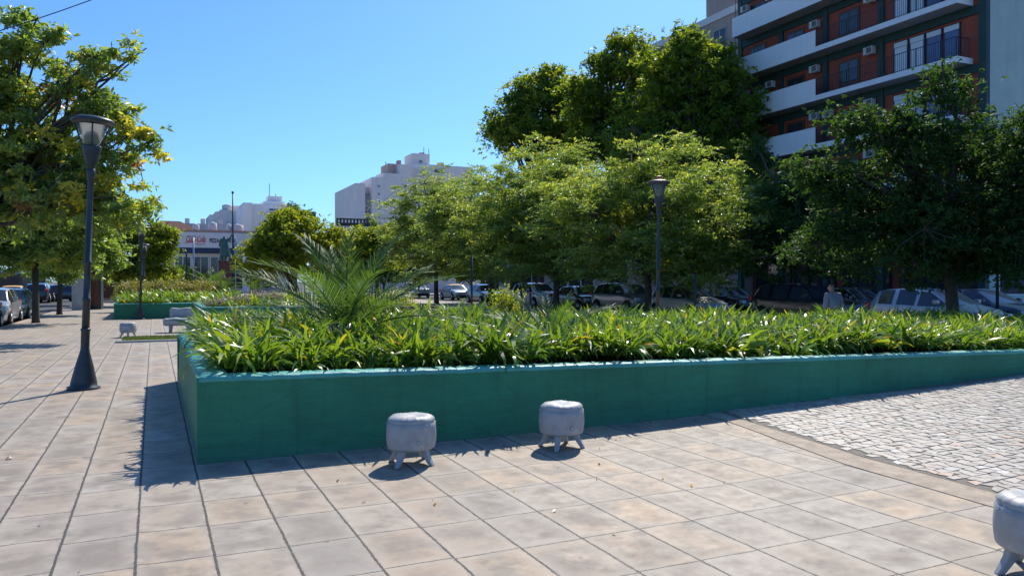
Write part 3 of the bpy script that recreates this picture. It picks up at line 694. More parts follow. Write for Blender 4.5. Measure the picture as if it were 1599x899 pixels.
# left row of pavement trees
LT = 'pavement trees beside the left kerb'
def kap(t, ct, rs, off):
    t = t * 0.72; hang = (rs.rand(len(t)) < 0.14); t[hang & (ct > 0.5)] = 0.76 + 0.05 * rs.rand((hang & (ct > 0.5)).sum())
    br = (ct > 0.95) & (off[:, 2] < 0.1); t[br] = 0.9 + 0.1 * rs.rand(br.sum())
    ye = (ct > 0.80) & (ct < 0.93); t[ye] = 0.66 + 0.13 * rs.rand(ye.sum()); return t
dk(-40, 22.9, [(20, 190, 75, 85, 0), (-90, 120, 110, 110, 0), (90, 265, 80, 70, 0.5), (180, 190, 60, 52, 0), (150, 110, 42, 42, -0.5), (205, 90, 28, 32, -0.5), (195, 270, 52, 50, 0.3), (20, 320, 110, 60, 0.5), (25, 90, 60, 60, 0), (228, 225, 30, 30, 0), (-60, 250, 90, 90, 0), (30, 250, 90, 70, 0), (110, 320, 90, 60, 0), (190, 330, 50, 50, 0), (120, 220, 60, 50, 0), (60, 60, 42, 42, 0), (105, 135, 50, 48, 0), (150, 175, 45, 40, 0)],
   51, 'nearest pavement tree with mottled green and brown leaves spreading over the street lamp', 500, 54000, 0.21, 'kapok', 'pavement_tree', LT, 3.2, 0.15, 0.32, 0.6, kap, 0.36)
dk(56, 30.6, [(50, 360, 70, 50, 0), (120, 350, 60, 45, 0.5), (20, 390, 60, 35, 0), (90, 400, 60, 32, 0)], 52, 'yellow green pavement tree with a leaning trunk beside the white parked car', 300, 34000, 0.19, 'kapok', 'pavement_tree', LT, 2.4, 0.13, 0.42, 0.7, lambda t, ct, rs, off: t * 0.80, 0.4)
dk(93, 38.4, [(110, 370, 60, 55, 0), (150, 400, 40, 35, 0), (90, 415, 45, 25, 0)], 53, 'slim pavement tree between the white parked car and the grey kiosk', 240, 28000, 0.2, 'kapok', 'pavement_tree', LT, 2.6, 0.12, 0.45, 0.6, lambda t, ct, rs, off: t * 0.7, 0.4)
dk(190, 52, [(190, 365, 38, 42, 0), (235, 385, 42, 40, 0), (170, 415, 38, 26, 0), (255, 370, 24, 28, 0), (230, 425, 45, 24, 0)], 54, 'dark green tree behind the far twin lamps', 300, 36000, 0.22, 'plane', 'broadleaf_tree', None, 2.2, 0.18, 0.5, 0.6)
dk(150, 60, [(150, 380, 34, 50, 0), (120, 395, 34, 40, 0)], 55, 'dark green tree beyond the grey kiosk', 160, 20000, 0.24, 'plane', 'broadleaf_tree', None, 2.4, 0.18, 0.5, 0.6)
dk(262, 70, [(262, 430, 50, 14, 0), (300, 436, 40, 12, 0), (215, 432, 40, 14, 0)], 56, 'low dark hedge tree beyond the far left planter', 120, 16000, 0.24, 'darkleaf', 'hedge_tree', None, 0.6, 0.12, 0.5, 0.6)
# shrubs in the far planters
for k in range(9):
    px = 196 + k * 17; d = 41 + (k % 3); x, y = at(px, d)
    bush('yellow_shrub', 'yellowish shrub at the back of the far left planter', 'shrub', x, y, 0.6, 0.62, 0.55, 1.0 + 0.12 * (k % 2), 1900, 0.12, M['croton'], 60 + k, 'yellowish shrubs in the far left planter')
for k, (px, r, d) in enumerate(((338, 0.45, 27.5), (352, 0.4, 28.2), (378, 0.5, 29.0), (398, 0.5, 30.0), (414, 0.6, 29.4), (428, 0.45, 29.8))):
    x, y = at(px, d)
    bush('mauve_shrub', 'mauve grey flowering shrub in the middle planter', 'shrub', x, y, 0.6, r, r, 0.42 + 0.1 * (k > 1) + 0.12 * (k > 2), 1500, 0.07, M['mauve'], 80 + k, 'mauve shrubs in the middle planter')
for k, (px, d, r, h) in enumerate(((460, 31, 0.8, 0.6), (560, 30, 0.9, 0.7), (620, 34, 0.9, 0.7), (790, 26, 0.7, 0.8))):
    x, y = at(px, d)
    bush('green_shrub', ('low green shrub left of the large palm', 'low green shrub right behind the large palm', 'green shrub beside the low brick wall', 'dark green bush behind the small palm')[k], 'shrub', x, y, 0.3, r, r, h + 0.3, 2200, 0.10, M['plane'], 95 + k)
# ------------------------------------------------------------------ palms
def frond_mesh(seed, L=1.6, bend=0.9, nl=40, ll=0.42, w=0.015):
    rs = np.random.RandomState(seed); V = []; Q = []; T = []
    n = 16; pts = [np.zeros(3)]; e = 0.0; dirs = []
    for k in range(n):
        s = (k + 0.5) / n; a = -bend * s ** 1.4
        dv = np.array([math.cos(a), 0, math.sin(a)]); dirs.append(dv); pts.append(pts[-1] + dv * L / n)
    pts = np.array(pts)
    def pos(s):
        q = min(s * n, n - 1e-6); i = int(q); return pts[i] + (pts[i + 1] - pts[i]) * (q - i), dirs[i]
    # rachis
    for k in range(n):
        b0 = len(V); w0 = 0.014 * (1 - k / n) + 0.003; w1 = 0.014 * (1 - (k + 1) / n) + 0.003
        for p, ww in ((pts[k], w0), (pts[k + 1], w1)):
            V += [p + (0, -ww, 0), p + (0, 0, ww), p + (0, ww, 0), p + (0, 0, -ww)]
        for q in range(4): Q.append((b0 + q, b0 + (q + 1) % 4, b0 + 4 + (q + 1) % 4, b0 + 4 + q))
        T += [0.9] * 8
    for k in range(nl):
        s = 0.14 + 0.86 * (k + 0.5) / nl
        p, dv = pos(s); nrm = np.array([-dv[2], 0, dv[0]])
        lf = ll * (0.35 + 0.65 * math.sin(min(1, (s - 0.08) * 1.35) * math.pi * 0.78 + 0.35)) * rs.uniform(0.85, 1.12)
        for sd_ in (-1, 1):
            fwd = 0.55 + 0.75 * s; upv = 0.45 + rs.uniform(-.2, .25)
            a = dv * fwd + np.array([0, sd_, 0]) * (1.0 - 0.35 * s) + nrm * upv; a /= np.linalg.norm(a)
            g = np.array([0, 0, -1.0]) * rs.uniform(0.03, 0.14)
            wv = np.cross(a, nrm + rs.randn(3) * 0.3); wv /= np.linalg.norm(wv)
            b0 = len(V); t = rs.rand()
            for q, ww in ((0, 0.6), (0.4, 1.0), (0.75, 0.8), (1.0, 0.06)):
                c = p + a * lf * q + g * q * q; V += [c - wv * w * ww / 2, c + wv * w * ww / 2]
            for q in range(3): Q.append((b0 + 2 * q, b0 + 2 * q + 1, b0 + 2 * q + 3, b0 + 2 * q + 2))
            T += [t] * 8
    return np.array(V), np.array(Q), T
def palm(label, x, y, z, fr, seed, scale=1.0, group=None, trunk=0.25):
    root = empty('young_palm', (x, y, z), 0, label, 'palm', group)
    rs = np.random.RandomState(seed)
    mb = MB(); mb.lathe([(0.10 * scale, -0.05), (0.13 * scale, 0.08), (0.11 * scale, trunk * 0.7), (0.05 * scale, trunk), (0.01, trunk + 0.03)], 12); mb.build('trunk', M['bark'], root)
    proto = []
    for k in range(4):
        V, Q, T = frond_mesh(seed * 10 + k, 1.6, (0.7, 0.95, 1.2, 0.5)[k])
        o = quads_obj('frond', V, Q, T, M['palm']); proto.append(o)
    for i, (az, el, L, pi_) in enumerate(fr):
        o = proto[pi_] if proto[pi_].parent is None else proto[pi_].copy()
        if o.name not in C.objects: C.objects.link(o)
        o.parent = root; o.location = (0, 0, trunk * 0.8)
        # azimuth measured from the camera's right-hand direction, anticlockwise from above
        o.rotation_euler = (R(rs.uniform(-25, 25)), -R(el), R(az) - YAW)
        sc = L / 1.6 * scale * 0.93; o.scale = (sc, sc, sc)
    for o in proto:
        if o.parent is None: bpy.data.objects.remove(o)
    return root
px, py = at(541, 9.75)
palm('large young palm with long arching fronds in the near planter', px, py, 0.70, [
    (178, 46, 1.75, 0), (168, 62, 1.6, 1), (120, 66, 1.45, 3), (60, 66, 1.40, 3), (20, 58, 1.55, 1), (6, 46, 1.65, 0), (-6, 28, 1.7, 1), (186, 26, 1.65, 1), (150, 74, 1.6, 0), (35, 76, 1.6, 0),
    (-60, 62, 1.4, 1), (-115, 56, 1.4, 0), (-90, 34, 1.15, 2), (-40, 40, 1.4, 1), (-145, 40, 1.4, 1), (45, 45, 1.4, 1), (140, 42, 1.4, 1), (100, 80, 1.45, 3)], 7)
px, py = at(862, 9.9)
palm('small young palm among the strap leaves in the near planter', px, py, 0.62, [
    (165, 40, 1.1, 0), (150, 60, 1.05, 3), (25, 46, 1.15, 0), (60, 68, 0.9, 3), (-30, 35, 0.8, 1), (-100, 40, 0.75, 1), (-150, 30, 0.8, 1), (100, 60, 0.9, 3), (-60, 65, 0.85, 0)], 9, 1.0, trunk=0.15)
for k, (px_, d, L) in enumerate(((333, 47, 1.9), (398, 48, 1.5), (352, 46, 1.3))):
    x, y = at(px_, d)
    palm(('spiky palm left of the statue pedestal', 'small spiky palm right of the statue pedestal', 'short spiky palm in front of the statue pedestal')[k], x, y, 0.75, [(a, 35 + (a * 7) % 40, L, a % 4) for a in range(0, 360, 36)], 20 + k)
# ------------------------------------------------------------------ stools and bench
def stool(x, y, rz, label, group='concrete stools beside the planters', seed=1, r=0.215):
    root = empty('concrete_stool', (x, y, rise(x, y)), rz, label, 'stool', group)
    rs = np.random.RandomState(seed); n = 64; prof = []
    for k in range(7):   # underside curve
        a = math.pi / 2 * k / 6; prof.append((r * 0.80 + 0.035 * math.sin(a) - 0.0, 0.165 - 0.03 * math.cos(a)))
    for k in range(1, 8): prof.append((r * (0.965 + 0.035 * math.sin(math.pi * k / 8)), 0.165 + 0.185 * k / 8))
    prof += [(r * 0.965, 0.364), (r * 0.905, 0.370), (r * 0.935, 0.384), (r * 0.90, 0.400), (r * 0.80, 0.417), (r * 0.6, 0.428), (r * 0.35, 0.428), (r * 0.12, 0.422), (0.004, 0.420)]
    vs = []; fs = []; ph = rs.rand(6) * 6.28
    for i, (rr, z) in enumerate(prof):
        for k in range(n):
            w = 2 * math.pi * k / n
            sq = 1 + 0.018 * math.cos(4 * w + ph[5])
            q = rr * sq; zz = z
            if z > 0.345 and rr > r * 0.5:   # gathered seam folds
                f = math.sin(w * 17 + ph[0]) * 0.5 + math.sin(w * 27 + ph[1]) * 0.5
                q += 0.004 * f; zz += 0.004 * f * (1 if z < 0.37 else 0.6)
            if z > 0.37:
                zz += 0.004 * math.sin(3 * w + ph[2]) * rr / r + 0.003 * math.sin(5 * w + ph[3]) * rr / r - 0.008 * math.exp(-((rr / r - 0.3) ** 2) * 20) * (1 + math.cos(w + ph[4]))
            vs.append((q * math.cos(w), q * math.sin(w), zz))
    for i in range(len(prof) - 1):
        for k in range(n): fs.append((i * n + k, i * n + (k + 1) % n, (i + 1) * n + (k + 1) % n, (i + 1) * n + k))
    fs += [tuple(range(n))[::-1], tuple(range((len(prof) - 1) * n, len(prof) * n))]
    MB().add(vs, fs, 0, True).build('seat', M['stool'], root)
    for k in range(4):
        a = math.pi / 4 + k * math.pi / 2
        ca, sa = math.cos(a), math.sin(a); L = []
        for z, rad, hw in ((0.16, 0.125, 0.036), (0.09, 0.155, 0.027), (0.0, 0.212, 0.020)):
            for du, dv in ((-1, -1), (1, -1), (1, 1), (-1, 1)):
                L.append(((rad + du * hw) * ca - dv * hw * sa, (rad + du * hw) * sa + dv * hw * ca, z))
        F = []
        for i in range(2):
            for q in range(4): F.append((i * 4 + q, i * 4 + 4 + q, i * 4 + 4 + (q + 1) % 4, i * 4 + (q + 1) % 4))
        F += [(0, 1, 2, 3), (11, 10, 9, 8)]
        MB().add(L, F).build('leg', M['stool'], root, bevel=0.006)
    mb = MB(); a = -1.15 - rz - YAW; mb.lathe([(0.020, 0), (0.020, 0.006), (0.013, 0.008), (0.002, 0.008)], 16)
    o = mb.build('plug', M['stool'], root); o.location = (r * 1.0 * math.cos(a), r * 1.0 * math.sin(a), 0.215); o.rotation_euler = (0, math.pi / 2, a)
    return root
x, y = at(642, 6.87); stool(x, y, 0.12 - YAW + 0.2, 'grey concrete pouffe stool in front of the planter, the left of the foreground pair', seed=1)
x, y = at(877, 7.52); stool(x, y, 0.5 - YAW, 'grey concrete pouffe stool in front of the planter, the right of the foreground pair', seed=2)
x, y = at(1626, 4.22); stool(x, y, 0.3, 'grey concrete stool cut off by the right edge beside the stone setts', seed=3)
x, y = at(200, 22.6); stool(x, y, 0.8, 'grey concrete stool alone beside the grass strip', seed=4, r=0.225)
def cushion(mb, x0, x1, y0, y1, z0, z1, seed, k=0.05):
    rs = np.random.RandomState(seed); nx_, n = 22, 20; vs = []; fs = []
    yc, zc = (y0 + y1) / 2, (z0 + z1) / 2; hy, hz = (y1 - y0) / 2, (z1 - z0) / 2
    for i in range(nx_ + 1):
        s = i / nx_; x = x0 + (x1 - x0) * s; e = min(1, math.sin(math.pi * min(max(s, 0.004), 0.996)) * 5) ** 0.35
        for q in range(n):
            w = 2 * math.pi * q / n; c, s_ = math.cos(w), math.sin(w)
            yy_ = math.copysign(abs(c) ** 0.45, c) * hy * (0.75 + 0.25 * e); zz = math.copysign(abs(s_) ** 0.5, s_) * hz * (0.55 + 0.45 * e)
            zz += 0.012 * math.sin(x * 14 + seed) * (1 if s_ > 0 else 0)
            vs.append((x, yc + yy_, zc + zz))
    for i in range(nx_):
        for q in range(n): fs.append((i * n + q, (i + 1) * n + q, (i + 1) * n + (q + 1) % n, i * n + (q + 1) % n))
    fs += [tuple(range(n)), tuple(range(nx_ * n, (nx_ + 1) * n))[::-1]]
    mb.add(vs, fs, 0, True)
x, y = at(256, 24.6)
root = empty('sofa_bench', (x, y, 0), -0.12, 'grey concrete sofa like bench with backrest beside the far planter', 'bench')
mb = MB(); cushion(mb, 0, 0.95, -0.25, 0.30, 0.21, 0.46, 3); mb.build('seat', M['stool'], root)
mb = MB(); cushion(mb, 0.14, 0.85, 0.24, 0.52, 0.44, 0.76, 5); mb.build('backrest', M['stool'], root)
for lx in (0.20, 0.78):
    for ly in (-0.14, 0.2):
        mb = MB(); mb.tube([(lx, ly, 0.25), (lx * 0.96, ly, 0.0)], [0.05, 0.032], 8); mb.build('leg', M['stool'], root)
# ------------------------------------------------------------------ lamps
def lamp(x, y, lean_deg, label, H=4.06, group='grey park lamps', red=False):
    root = empty('park_lamp', (x, y, 0), -YAW, label, 'street lamp', group)
    root.rotation_euler = Euler((0, R(lean_deg), -YAW), 'XYZ')
    k = H / 4.06
    mb = MB(); mb.lathe([(0.225, 0), (0.225, 0.035), (0.185, 0.05), (0.175, 0.12), (0.125, 0.34), (0.07, 0.55), (0.060, 0.60), (0.060, 0.86), (0.068, 0.87), (0.068, 0.90), (0.056, 0.91)], 28)
    mb.build('base', M['lamp'], root)
    mb = MB(); mb.lathe([(0.054, 0.90), (0.052, 1.3), (0.058, 1.305), (0.058, 1.36), (0.050, 1.365), (0.048, 1.86), (0.060, 1.87), (0.060, 1.90), (0.046, 1.91), (0.040, 3.12 * k), (0.058, 3.2 * k), (0.06, 3.3 * k)], 20)
    mb.build('pole', M['lamp'], root)
    mb = MB(); mb.lathe([(0.06, 3.28 * k), (0.075, 3.36 * k), (0.11, 3.50 * k), (0.135, 3.60 * k), (0.13, 3.62 * k), (0.05, 3.63 * k)], 20)
    mb.build('cup', M['lamp'], root)
    mb = MB(); mb.lathe([(0.10, 3.63 * k), (0.215, 3.93 * k), (0.20, 3.935 * k), (0.09, 3.635 * k)], 24); mb.build('lantern_glass', M['lampglass'], root)
    for q in range(4):
        a = 0.5 + q * math.pi / 2
        mb = MB(); mb.tube([(0.115 * math.cos(a), 0.115 * math.sin(a), 3.58 * k), (0.245 * math.cos(a), 0.245 * math.sin(a), 3.97 * k)], 0.011, 6); mb.build('rod', M['lamp'], root)
    mb = MB(); mb.lathe([(0.18, 3.925 * k), (0.235, 3.935 * k), (0.285, 3.965 * k), (0.295, 3.985 * k), (0.285, 4.01 * k), (0.20, 4.045 * k), (0.06, 4.06 * k), (0.005, 4.062 * k)], 32); mb.build('hood', M['lamp'], root)
    if red:
        mb = MB(); mb.box(-0.06, 0.05, -0.04, 0.05, 4.06 * k, 4.06 * k + 0.10); mb.build('beacon', M['taillight'], root, bevel=0.01)
    return root
x, y = at(130, 11.7); lamp(x, y, 2.3, 'grey park lamp with a flared base standing alone on the left paving')
x, y = at(219, 33.2); lamp(x, y, 1.5, 'dark park lamp against the front wall of the far left planter', 3.95)
x, y = at(225, 43.5); lamp(x, y, 0.6, 'lower looking lamp just behind the dark park lamp at the far planter', 3.7)
x, y = at(1027, 20.9); lamp(x, y, 0.6, 'park lamp with a red cap in front of the broad feathery tree', 4.28, red=True)
# street light with arm in front of the balconies
x, y = at(1243, 36)
root = empty('street_light', (x, y, -0.15), -YAW, 'slim grey street light with a long arm in front of the white balconies', 'street light')
zt = zat(250, 36)
MB().tube([(0, 0, 0), (0, 0, zt + 0.1)], [0.09, 0.05], 10).build('pole', M['lamp'], root)
MB().tube([(0, 0, zt), (-0.5, 0, zt + 0.12), (-1.05, 0, zt + 0.16)], [0.035, 0.03, 0.03], 8).build('arm', M['lamp'], root)
MB().box(-1.55, -1.0, -0.09, 0.09, zt + 0.1, zt + 0.2).build('lamp_head', M['lamp'], root, bevel=0.03)
# thin dark posts
for (px_, d, yt, lb) in ((737, 30, 400, 'thin dark post left of the forked feathery tree'), (1086, 26, 428, 'thin dark post in front of the silver hatchback'), (1558, 24, 330, 'dark post near the right edge behind the dark tree'), (815, 24, 455, 'short dark bollard post behind the small palm'), (829, 24, 457, 'second short bollard post behind the small palm')):
    x, y = at(px_, d)
    root = empty('steel_post', (x, y, 0), 0, lb, 'post', None)
    MB().tube([(0, 0, 0), (0, 0, zat(yt, d))], 0.045, 8).build('shaft', M['iron'], root)
    MB().lathe([(0.10, 0), (0.10, 0.03), (0.05, 0.05)], 12).build('foot', M['iron'], root)
# flagpole, statue, small poles near it
d = 76; x, y = at(364.5, d); zt = zat(303, d)
root = empty('flagpole', (x, y, 0), -YAW, 'tall thin flagpole with a limp pale flag right of the statue', 'flagpole')
MB().tube([(0, 0, 0), (0, 0, zt)], [0.12, 0.06], 8).build('pole', M['lamp'], root)
MB().lathe([(0.02, zt), (0.13, zt + 0.1), (0.1, zt + 0.25), (0.01, zt + 0.3)], 10).build('finial', M['lamp'], root)
vs = []; fs = []
for i in range(15):
    s = i / 14
    for j in range(7):
        t = j / 6; vs.append((0.08 + t * (0.55 + 0.15 * math.sin(s * 5)) * (0.35 + 0.65 * s), 0.12 * math.sin(t * 9 + s * 4), zt - 3.8 - s * 2.2 - t * 0.5))
for i in range(14):
    for j in range(6): fs.append((i * 7 + j, i * 7 + j + 1, (i + 1) * 7 + j + 1, (i + 1) * 7 + j))
fo = MB(); fo.add(vs, fs, 0, True); fo.m = [(0 if (k % 6) in (0, 1, 4, 5) else 1) for k in range(len(fs))]
o = fo.build('flag', [M['flag_blue'], M['flag_white']], root); sm = o.modifiers.new('thick', 'SOLIDIFY'); sm.thickness = 0.01
def skin_fig(name, verts, edges, radii, mat, parent, sub=2, rootv=0):
    me = bpy.data.meshes.new(name); me.from_pydata(verts, edges, []); me.materials.append(mat)
    o = bpy.data.objects.new(name, me); C.objects.link(o); o.parent = parent
    md = o.modifiers.new('skin', 'SKIN'); md.use_smooth_shade = True
    sv_ = me.skin_vertices[0].data
    for i, r in enumerate(radii):
        sv_[i].radius = (r, r) if isinstance(r, (int, float)) else r
        sv_[i].use_root = (i == rootv)
    s = o.modifiers.new('sub', 'SUBSURF'); s.levels = sub; s.render_levels = sub
    return o
d = 74; x, y = at(351, d); zp = zat(407, d)
root = empty('monument_pedestal', (x, y, 0), 0, 'red granite pedestal carrying the green statue', 'pedestal')
MB().box(-0.75, 0.75, -0.75, 0.75, 0.0, 0.5).build('plinth', M['granite'], root, bevel=0.03)
MB().box(-0.56, 0.56, -0.56, 0.56, 0.5, zp - 0.12).build('shaft', M['granite'], root, bevel=0.02)
MB().box(-0.66, 0.66, -0.66, 0.66, zp - 0.12, zp).build('cornice', M['granite'], root, bevel=0.02)
st_ = empty('bronze_statue', (x, y, zp), -YAW, 'green bronze statue of a robed figure with one arm raised', 'statue')
V = [(0, 0, 1.25), (0, 0, 1.6), (0, 0, 1.95), (0.0, 0, 2.12), (0.02, 0, 2.36), (0.28, 0, 1.98), (0.55, -0.05, 2.12), (0.72, -0.05, 2.42), (0.78, -0.05, 2.55), (-0.28, 0, 1.95), (-0.42, 0.02, 1.6), (-0.40, -0.1, 1.3), (0.14, 0, 1.15), (0.16, -0.03, 0.62), (0.17, 0, 0.06), (0.18, -0.16, 0.03), (-0.14, 0, 1.15), (-0.17, -0.1, 0.62), (-0.16, -0.02, 0.06), (-0.17, -0.18, 0.03)]
E_ = [(0, 1), (1, 2), (2, 3), (3, 4), (2, 5), (5, 6), (6, 7), (7, 8), (2, 9), (9, 10), (10, 11), (0, 12), (12, 13), (13, 14), (14, 15), (0, 16), (16, 17), (17, 18), (18, 19)]
rad = [0.24, 0.25, 0.22, 0.09, 0.16, 0.13, 0.09, 0.07, 0.07, 0.13, 0.10, 0.07, 0.17, 0.13, 0.08, 0.07, 0.17, 0.13, 0.08, 0.07]
skin_fig('figure', V, E_, rad, M['bronze'], st_)
vs = []; fs = []
for i in range(13):
    s = i / 12; z = 1.95 - s * 1.6; rr = 0.27 + 0.14 * s
    for j in range(25):
        a = math.pi * 0.12 + j / 24 * math.pi * 1.05 + math.pi * 0.9
        f = 1 + 0.10 * math.sin(j * 1.4) * s
        vs.append((rr * f * math.cos(a) * 1.05 + 0.1 * s, rr * f * math.sin(a) * 0.8, z))
for i in range(12):
    for j in range(24): fs.append((i * 25 + j, i * 25 + j + 1, (i + 1) * 25 + j + 1, (i + 1) * 25 + j))
o = MB().add(vs, fs, 0, True).build('robe', M['bronze'], st_); o.modifiers.new('thick', 'SOLIDIFY').thickness = 0.05
x, y = at(303, 68); root = empty('road_light', (x, y, 0), -YAW, 'pale twin armed pole in front of the drink sign', 'street light')
zt = zat(370, 68); MB().tube([(0, 0, 0), (0, 0, zt)], [0.09, 0.06], 8).build('pole', M['rim'], root)
MB().tube([(-0.55, 0, zt + 0.02), (0, 0, zt + 0.1), (0.55, 0, zt + 0.02)], 0.05, 6).build('arm', M['rim'], root)
x, y = at(292, 64); root = empty('road_light', (x, y, 0), -YAW, 'dark pole with a curved hooded head before the shop windows', 'street light')
zt = zat(395, 64); MB().tube([(0, 0, 0), (0, 0, zt), (-0.1, 0, zt + 0.25), (-0.45, 0, zt + 0.3)], [0.09, 0.07, 0.06, 0.05], 8).build('pole', M['lamp'], root)
MB().box(-0.85, -0.3, -0.12, 0.12, zt + 0.15, zt + 0.38).build('lamp_head', M['lamp'], root, bevel=0.05)
# low brick wall in the middle
x, y = at(650, 22); root = empty('low_brick_wall', (x, y, 0), -YAW, 'low dark red brick wall behind the large palm', 'wall')
MB().box(-1.9, 0.75, -0.12, 0.12, 0, 0.84).build('wall', M['brick'], root); MB().box(-1.93, 0.78, -0.15, 0.15, 0.842, 0.90).build('coping', M['brick'], root)
# ------------------------------------------------------------------ cars
def car(x, y, rz, paint, label, kind='hatch', group='cars parked along the kerb', roof=None, zg=-0.15, scale=1.0):
    T = dict(
        hatch=(4.0, 0.86, [(-2.0, .62, .50), (-1.96, .90, .86), (-1.88, 1.02, .96), (-1.62, 1.40, .98), (-1.25, 1.47, .97), (-.35, 1.50, .95), (.30, 1.43, .93), (1.02, 1.0, .93), (1.55, .88, .84), (1.88, .74, .70), (1.99, .52, .48)]),
        suv=(4.6, 0.91, [(-2.3, .70, .60), (-2.26, 1.02, .98), (-2.16, 1.12, 1.06), (-1.90, 1.52, 1.08), (-1.4, 1.60, 1.07), (-.2, 1.62, 1.05), (.45, 1.54, 1.03), (1.12, 1.10, 1.03), (1.8, 1.0, .96), (2.18, .86, .80), (2.29, .60, .55)]),
        sedan=(4.4, 0.87, [(-2.2, .66, .60), (-2.15, .92, .88), (-1.6, 1.0, .96), (-1.05, 1.36, .97), (-.7, 1.42, .96), (-.1, 1.44, .94), (.35, 1.38, .92), (1.05, .98, .92), (1.7, .88, .84), (2.08, .74, .70), (2.19, .52, .48)]))[kind]
    L, hw, st = T
    cab0, cab1 = 3, 7      # side glass spans stations 3..7
    # refine stations inside the cabin for pillars
    S_ = []
    for i in range(len(st) - 1):
        a, c = st[i], st[i + 1]; S_.append((*a, i, 0.0))
        n = 6
        for k in range(1, n): t = k / n; S_.append((a[0] + (c[0] - a[0]) * t, a[1] + (c[1] - a[1]) * (t if i not in (4, 5) else math.sin(t * math.pi / 2)), a[2] + (c[2] - a[2]) * t, i, t))
    S_.append((*st[-1], len(st) - 1, 0.0))
    ring = []
    for (xx, zt, zb, i, t) in S_:
        ex_ = abs(xx) / (L / 2); wf = hw * (1 - 0.16 * max(0, (ex_ - 0.72) / 0.28) ** 2)
        inset = min(1, (zt - zb) / 0.45) if zt > zb else 0
        wr = wf * (0.93 - 0.20 * inset)
        pts = [(0, zt + 0.02 * (1 if inset > .3 else 1)), (wr * 0.6, zt + 0.012), (wr * 0.93, zt - 0.012), (wr, zt - 0.04 if inset > .3 else zt - 0.02), (wf * 0.965, zb + 0.01 if zb < zt - .03 else zt - 0.035), (wf, min(zb, zt) - 0.10), (wf * 1.0, 0.48), (wf * 0.985, 0.30), (wf * 0.93, 0.20)]
        pts = [(w_, max(z_, 0.2)) for w_, z_ in pts]
        ring.append([(xx, w_, z_) for w_, z_ in pts] + [(xx, -w_, z_) for w_, z_ in pts[::-1][:-1]])
    n = len(ring[0]); allv = [p for r_ in ring for p in r_]
    body = MB(); 
    glass = {'windshield': [], 'rear_window': [], 'side_window': [], 'side_window_b': []}
    bf = []; rf = []
    g0_, g1_ = st[cab0][0], st[cab1][0]
    pil = [g0_ + 0.10, g0_ + (0.75 if kind != 'sedan' else 0.45), -0.12 * L / 4, g1_ - 0.16]
    for i in range(len(ring) - 1):
        seg = S_[i][3]; xm = (ring[i][0][0] + ring[i + 1][0][0]) / 2
        for k in range(n):
            f = (i * n + k, i * n + (k + 1) % n, (i + 1) * n + (k + 1) % n, (i + 1) * n + k)
            kk = k if k <= 8 else n - 1 - k
            top = k in (0, 1, n - 1, n - 2)
            if k == 8: bf.append(f); continue
            side = kk == 3
            if seg == 6 and top: glass['windshield'].append(f)
            elif seg == 2 and top: glass['rear_window'].append(f)
            elif side and 3 <= seg <= 6 and not (abs(xm - pil[1]) < 0.05 or abs(xm - pil[2]) < 0.05) and pil[0] < xm < pil[3] + 0.1:
                glass['side_window' if k < 9 else 'side_window_b'].append(f)
            elif roof and kk <= 2 and 3 <= seg <= 5: rf.append(f)
            else: bf.append(f)
    bf += [tuple(range(n))[::-1], tuple(range((len(ring) - 1) * n, len(ring) * n))]
    root = empty('parked_car' if group else 'moving_car', (x, y, zg), rz, label, 'car', group); root.scale = (scale,) * 3
    def sub(faces, name, mat, parent, push=0.0):
        ids = sorted({i for f in faces for i in f}); mp = {a: q for q, a in enumerate(ids)}
        m_ = MB(); m_.add([allv[i] for i in ids], [[mp[i] for i in f] for f in faces], 0, True); return m_.build(name, mat, parent)
    bo = sub(bf, 'body', paint, root)
    if rf: sub(rf, 'roof', roof, root)
    sub(glass['windshield'], 'windshield', M['glass'], root); sub(glass['rear_window'], 'rear_window', M['glass'], root)
    for k in ('side_window', 'side_window_b'): sub(glass[k], 'side_window', M['glass'], root)
    wx = L / 2 * 0.64; wr_ = 0.32 if kind != 'suv' else 0.35
    for sx in (-1, 1):
        for sy in (-1, 1):
            arch = MB(); Mx = Matrix.Translation((sx * wx, sy * (hw - 0.02), wr_ + 0.03)) @ Matrix.Rotation(math.pi / 2, 4, 'X')
            arch.lathe([(wr_ + 0.06, -0.035), (wr_ + 0.06, 0.035)], 24, 0, M_=Mx); arch.build('wheel_arch', M['plastic'], root)
            Mx = Matrix.Translation((sx * wx, sy * (hw - 0.06), wr_)) @ Matrix.Rotation(math.pi / 2, 4, 'X')
            ty = MB(); ty.lathe([(wr_ * 0.62, -0.11), (wr_ * 0.95, -0.11), (wr_, -0.08), (wr_, 0.08), (wr_ * 0.95, 0.11), (wr_ * 0.62, 0.11)], 24, 0, M_=Mx); t_ = ty.build('wheel', M['tyre'], root)
            ri = MB(); ri.lathe([(wr_ * 0.60, -0.118), (wr_ * 0.60, 0.118)], 20, 0, M_=Mx); ri.build('rim', M['rim'], t_)
    for sy in (-1, 1):
        h_ = MB(); h_.box(L / 2 - 0.30, L / 2 - 0.06, sy * hw * 0.78 - 0.14, sy * hw * 0.78 + 0.14, 0.60 if kind != 'suv' else 0.72, 0.75 if kind != 'suv' else 0.90); h_.build('headlight', M['lens'], root, bevel=0.04)
        h_ = MB(); z_ = 0.80 if kind != 'suv' else 0.95; h_.box(-L / 2 - 0.01, -L / 2 + 0.18, sy * hw * 0.80 - 0.13, sy * hw * 0.80 + 0.13, z_, z_ + 0.2); h_.build('taillight', M['taillight'], root, bevel=0.03)
        h_ = MB(); zz_ = st[7][1] + 0.02; h_.box(g1_ - 0.38, g1_ - 0.22, sy * (hw + 0.09) - 0.08, sy * (hw + 0.09) + 0.08, zz_, zz_ + 0.13); h_.build('mirror', paint, root, bevel=0.03)
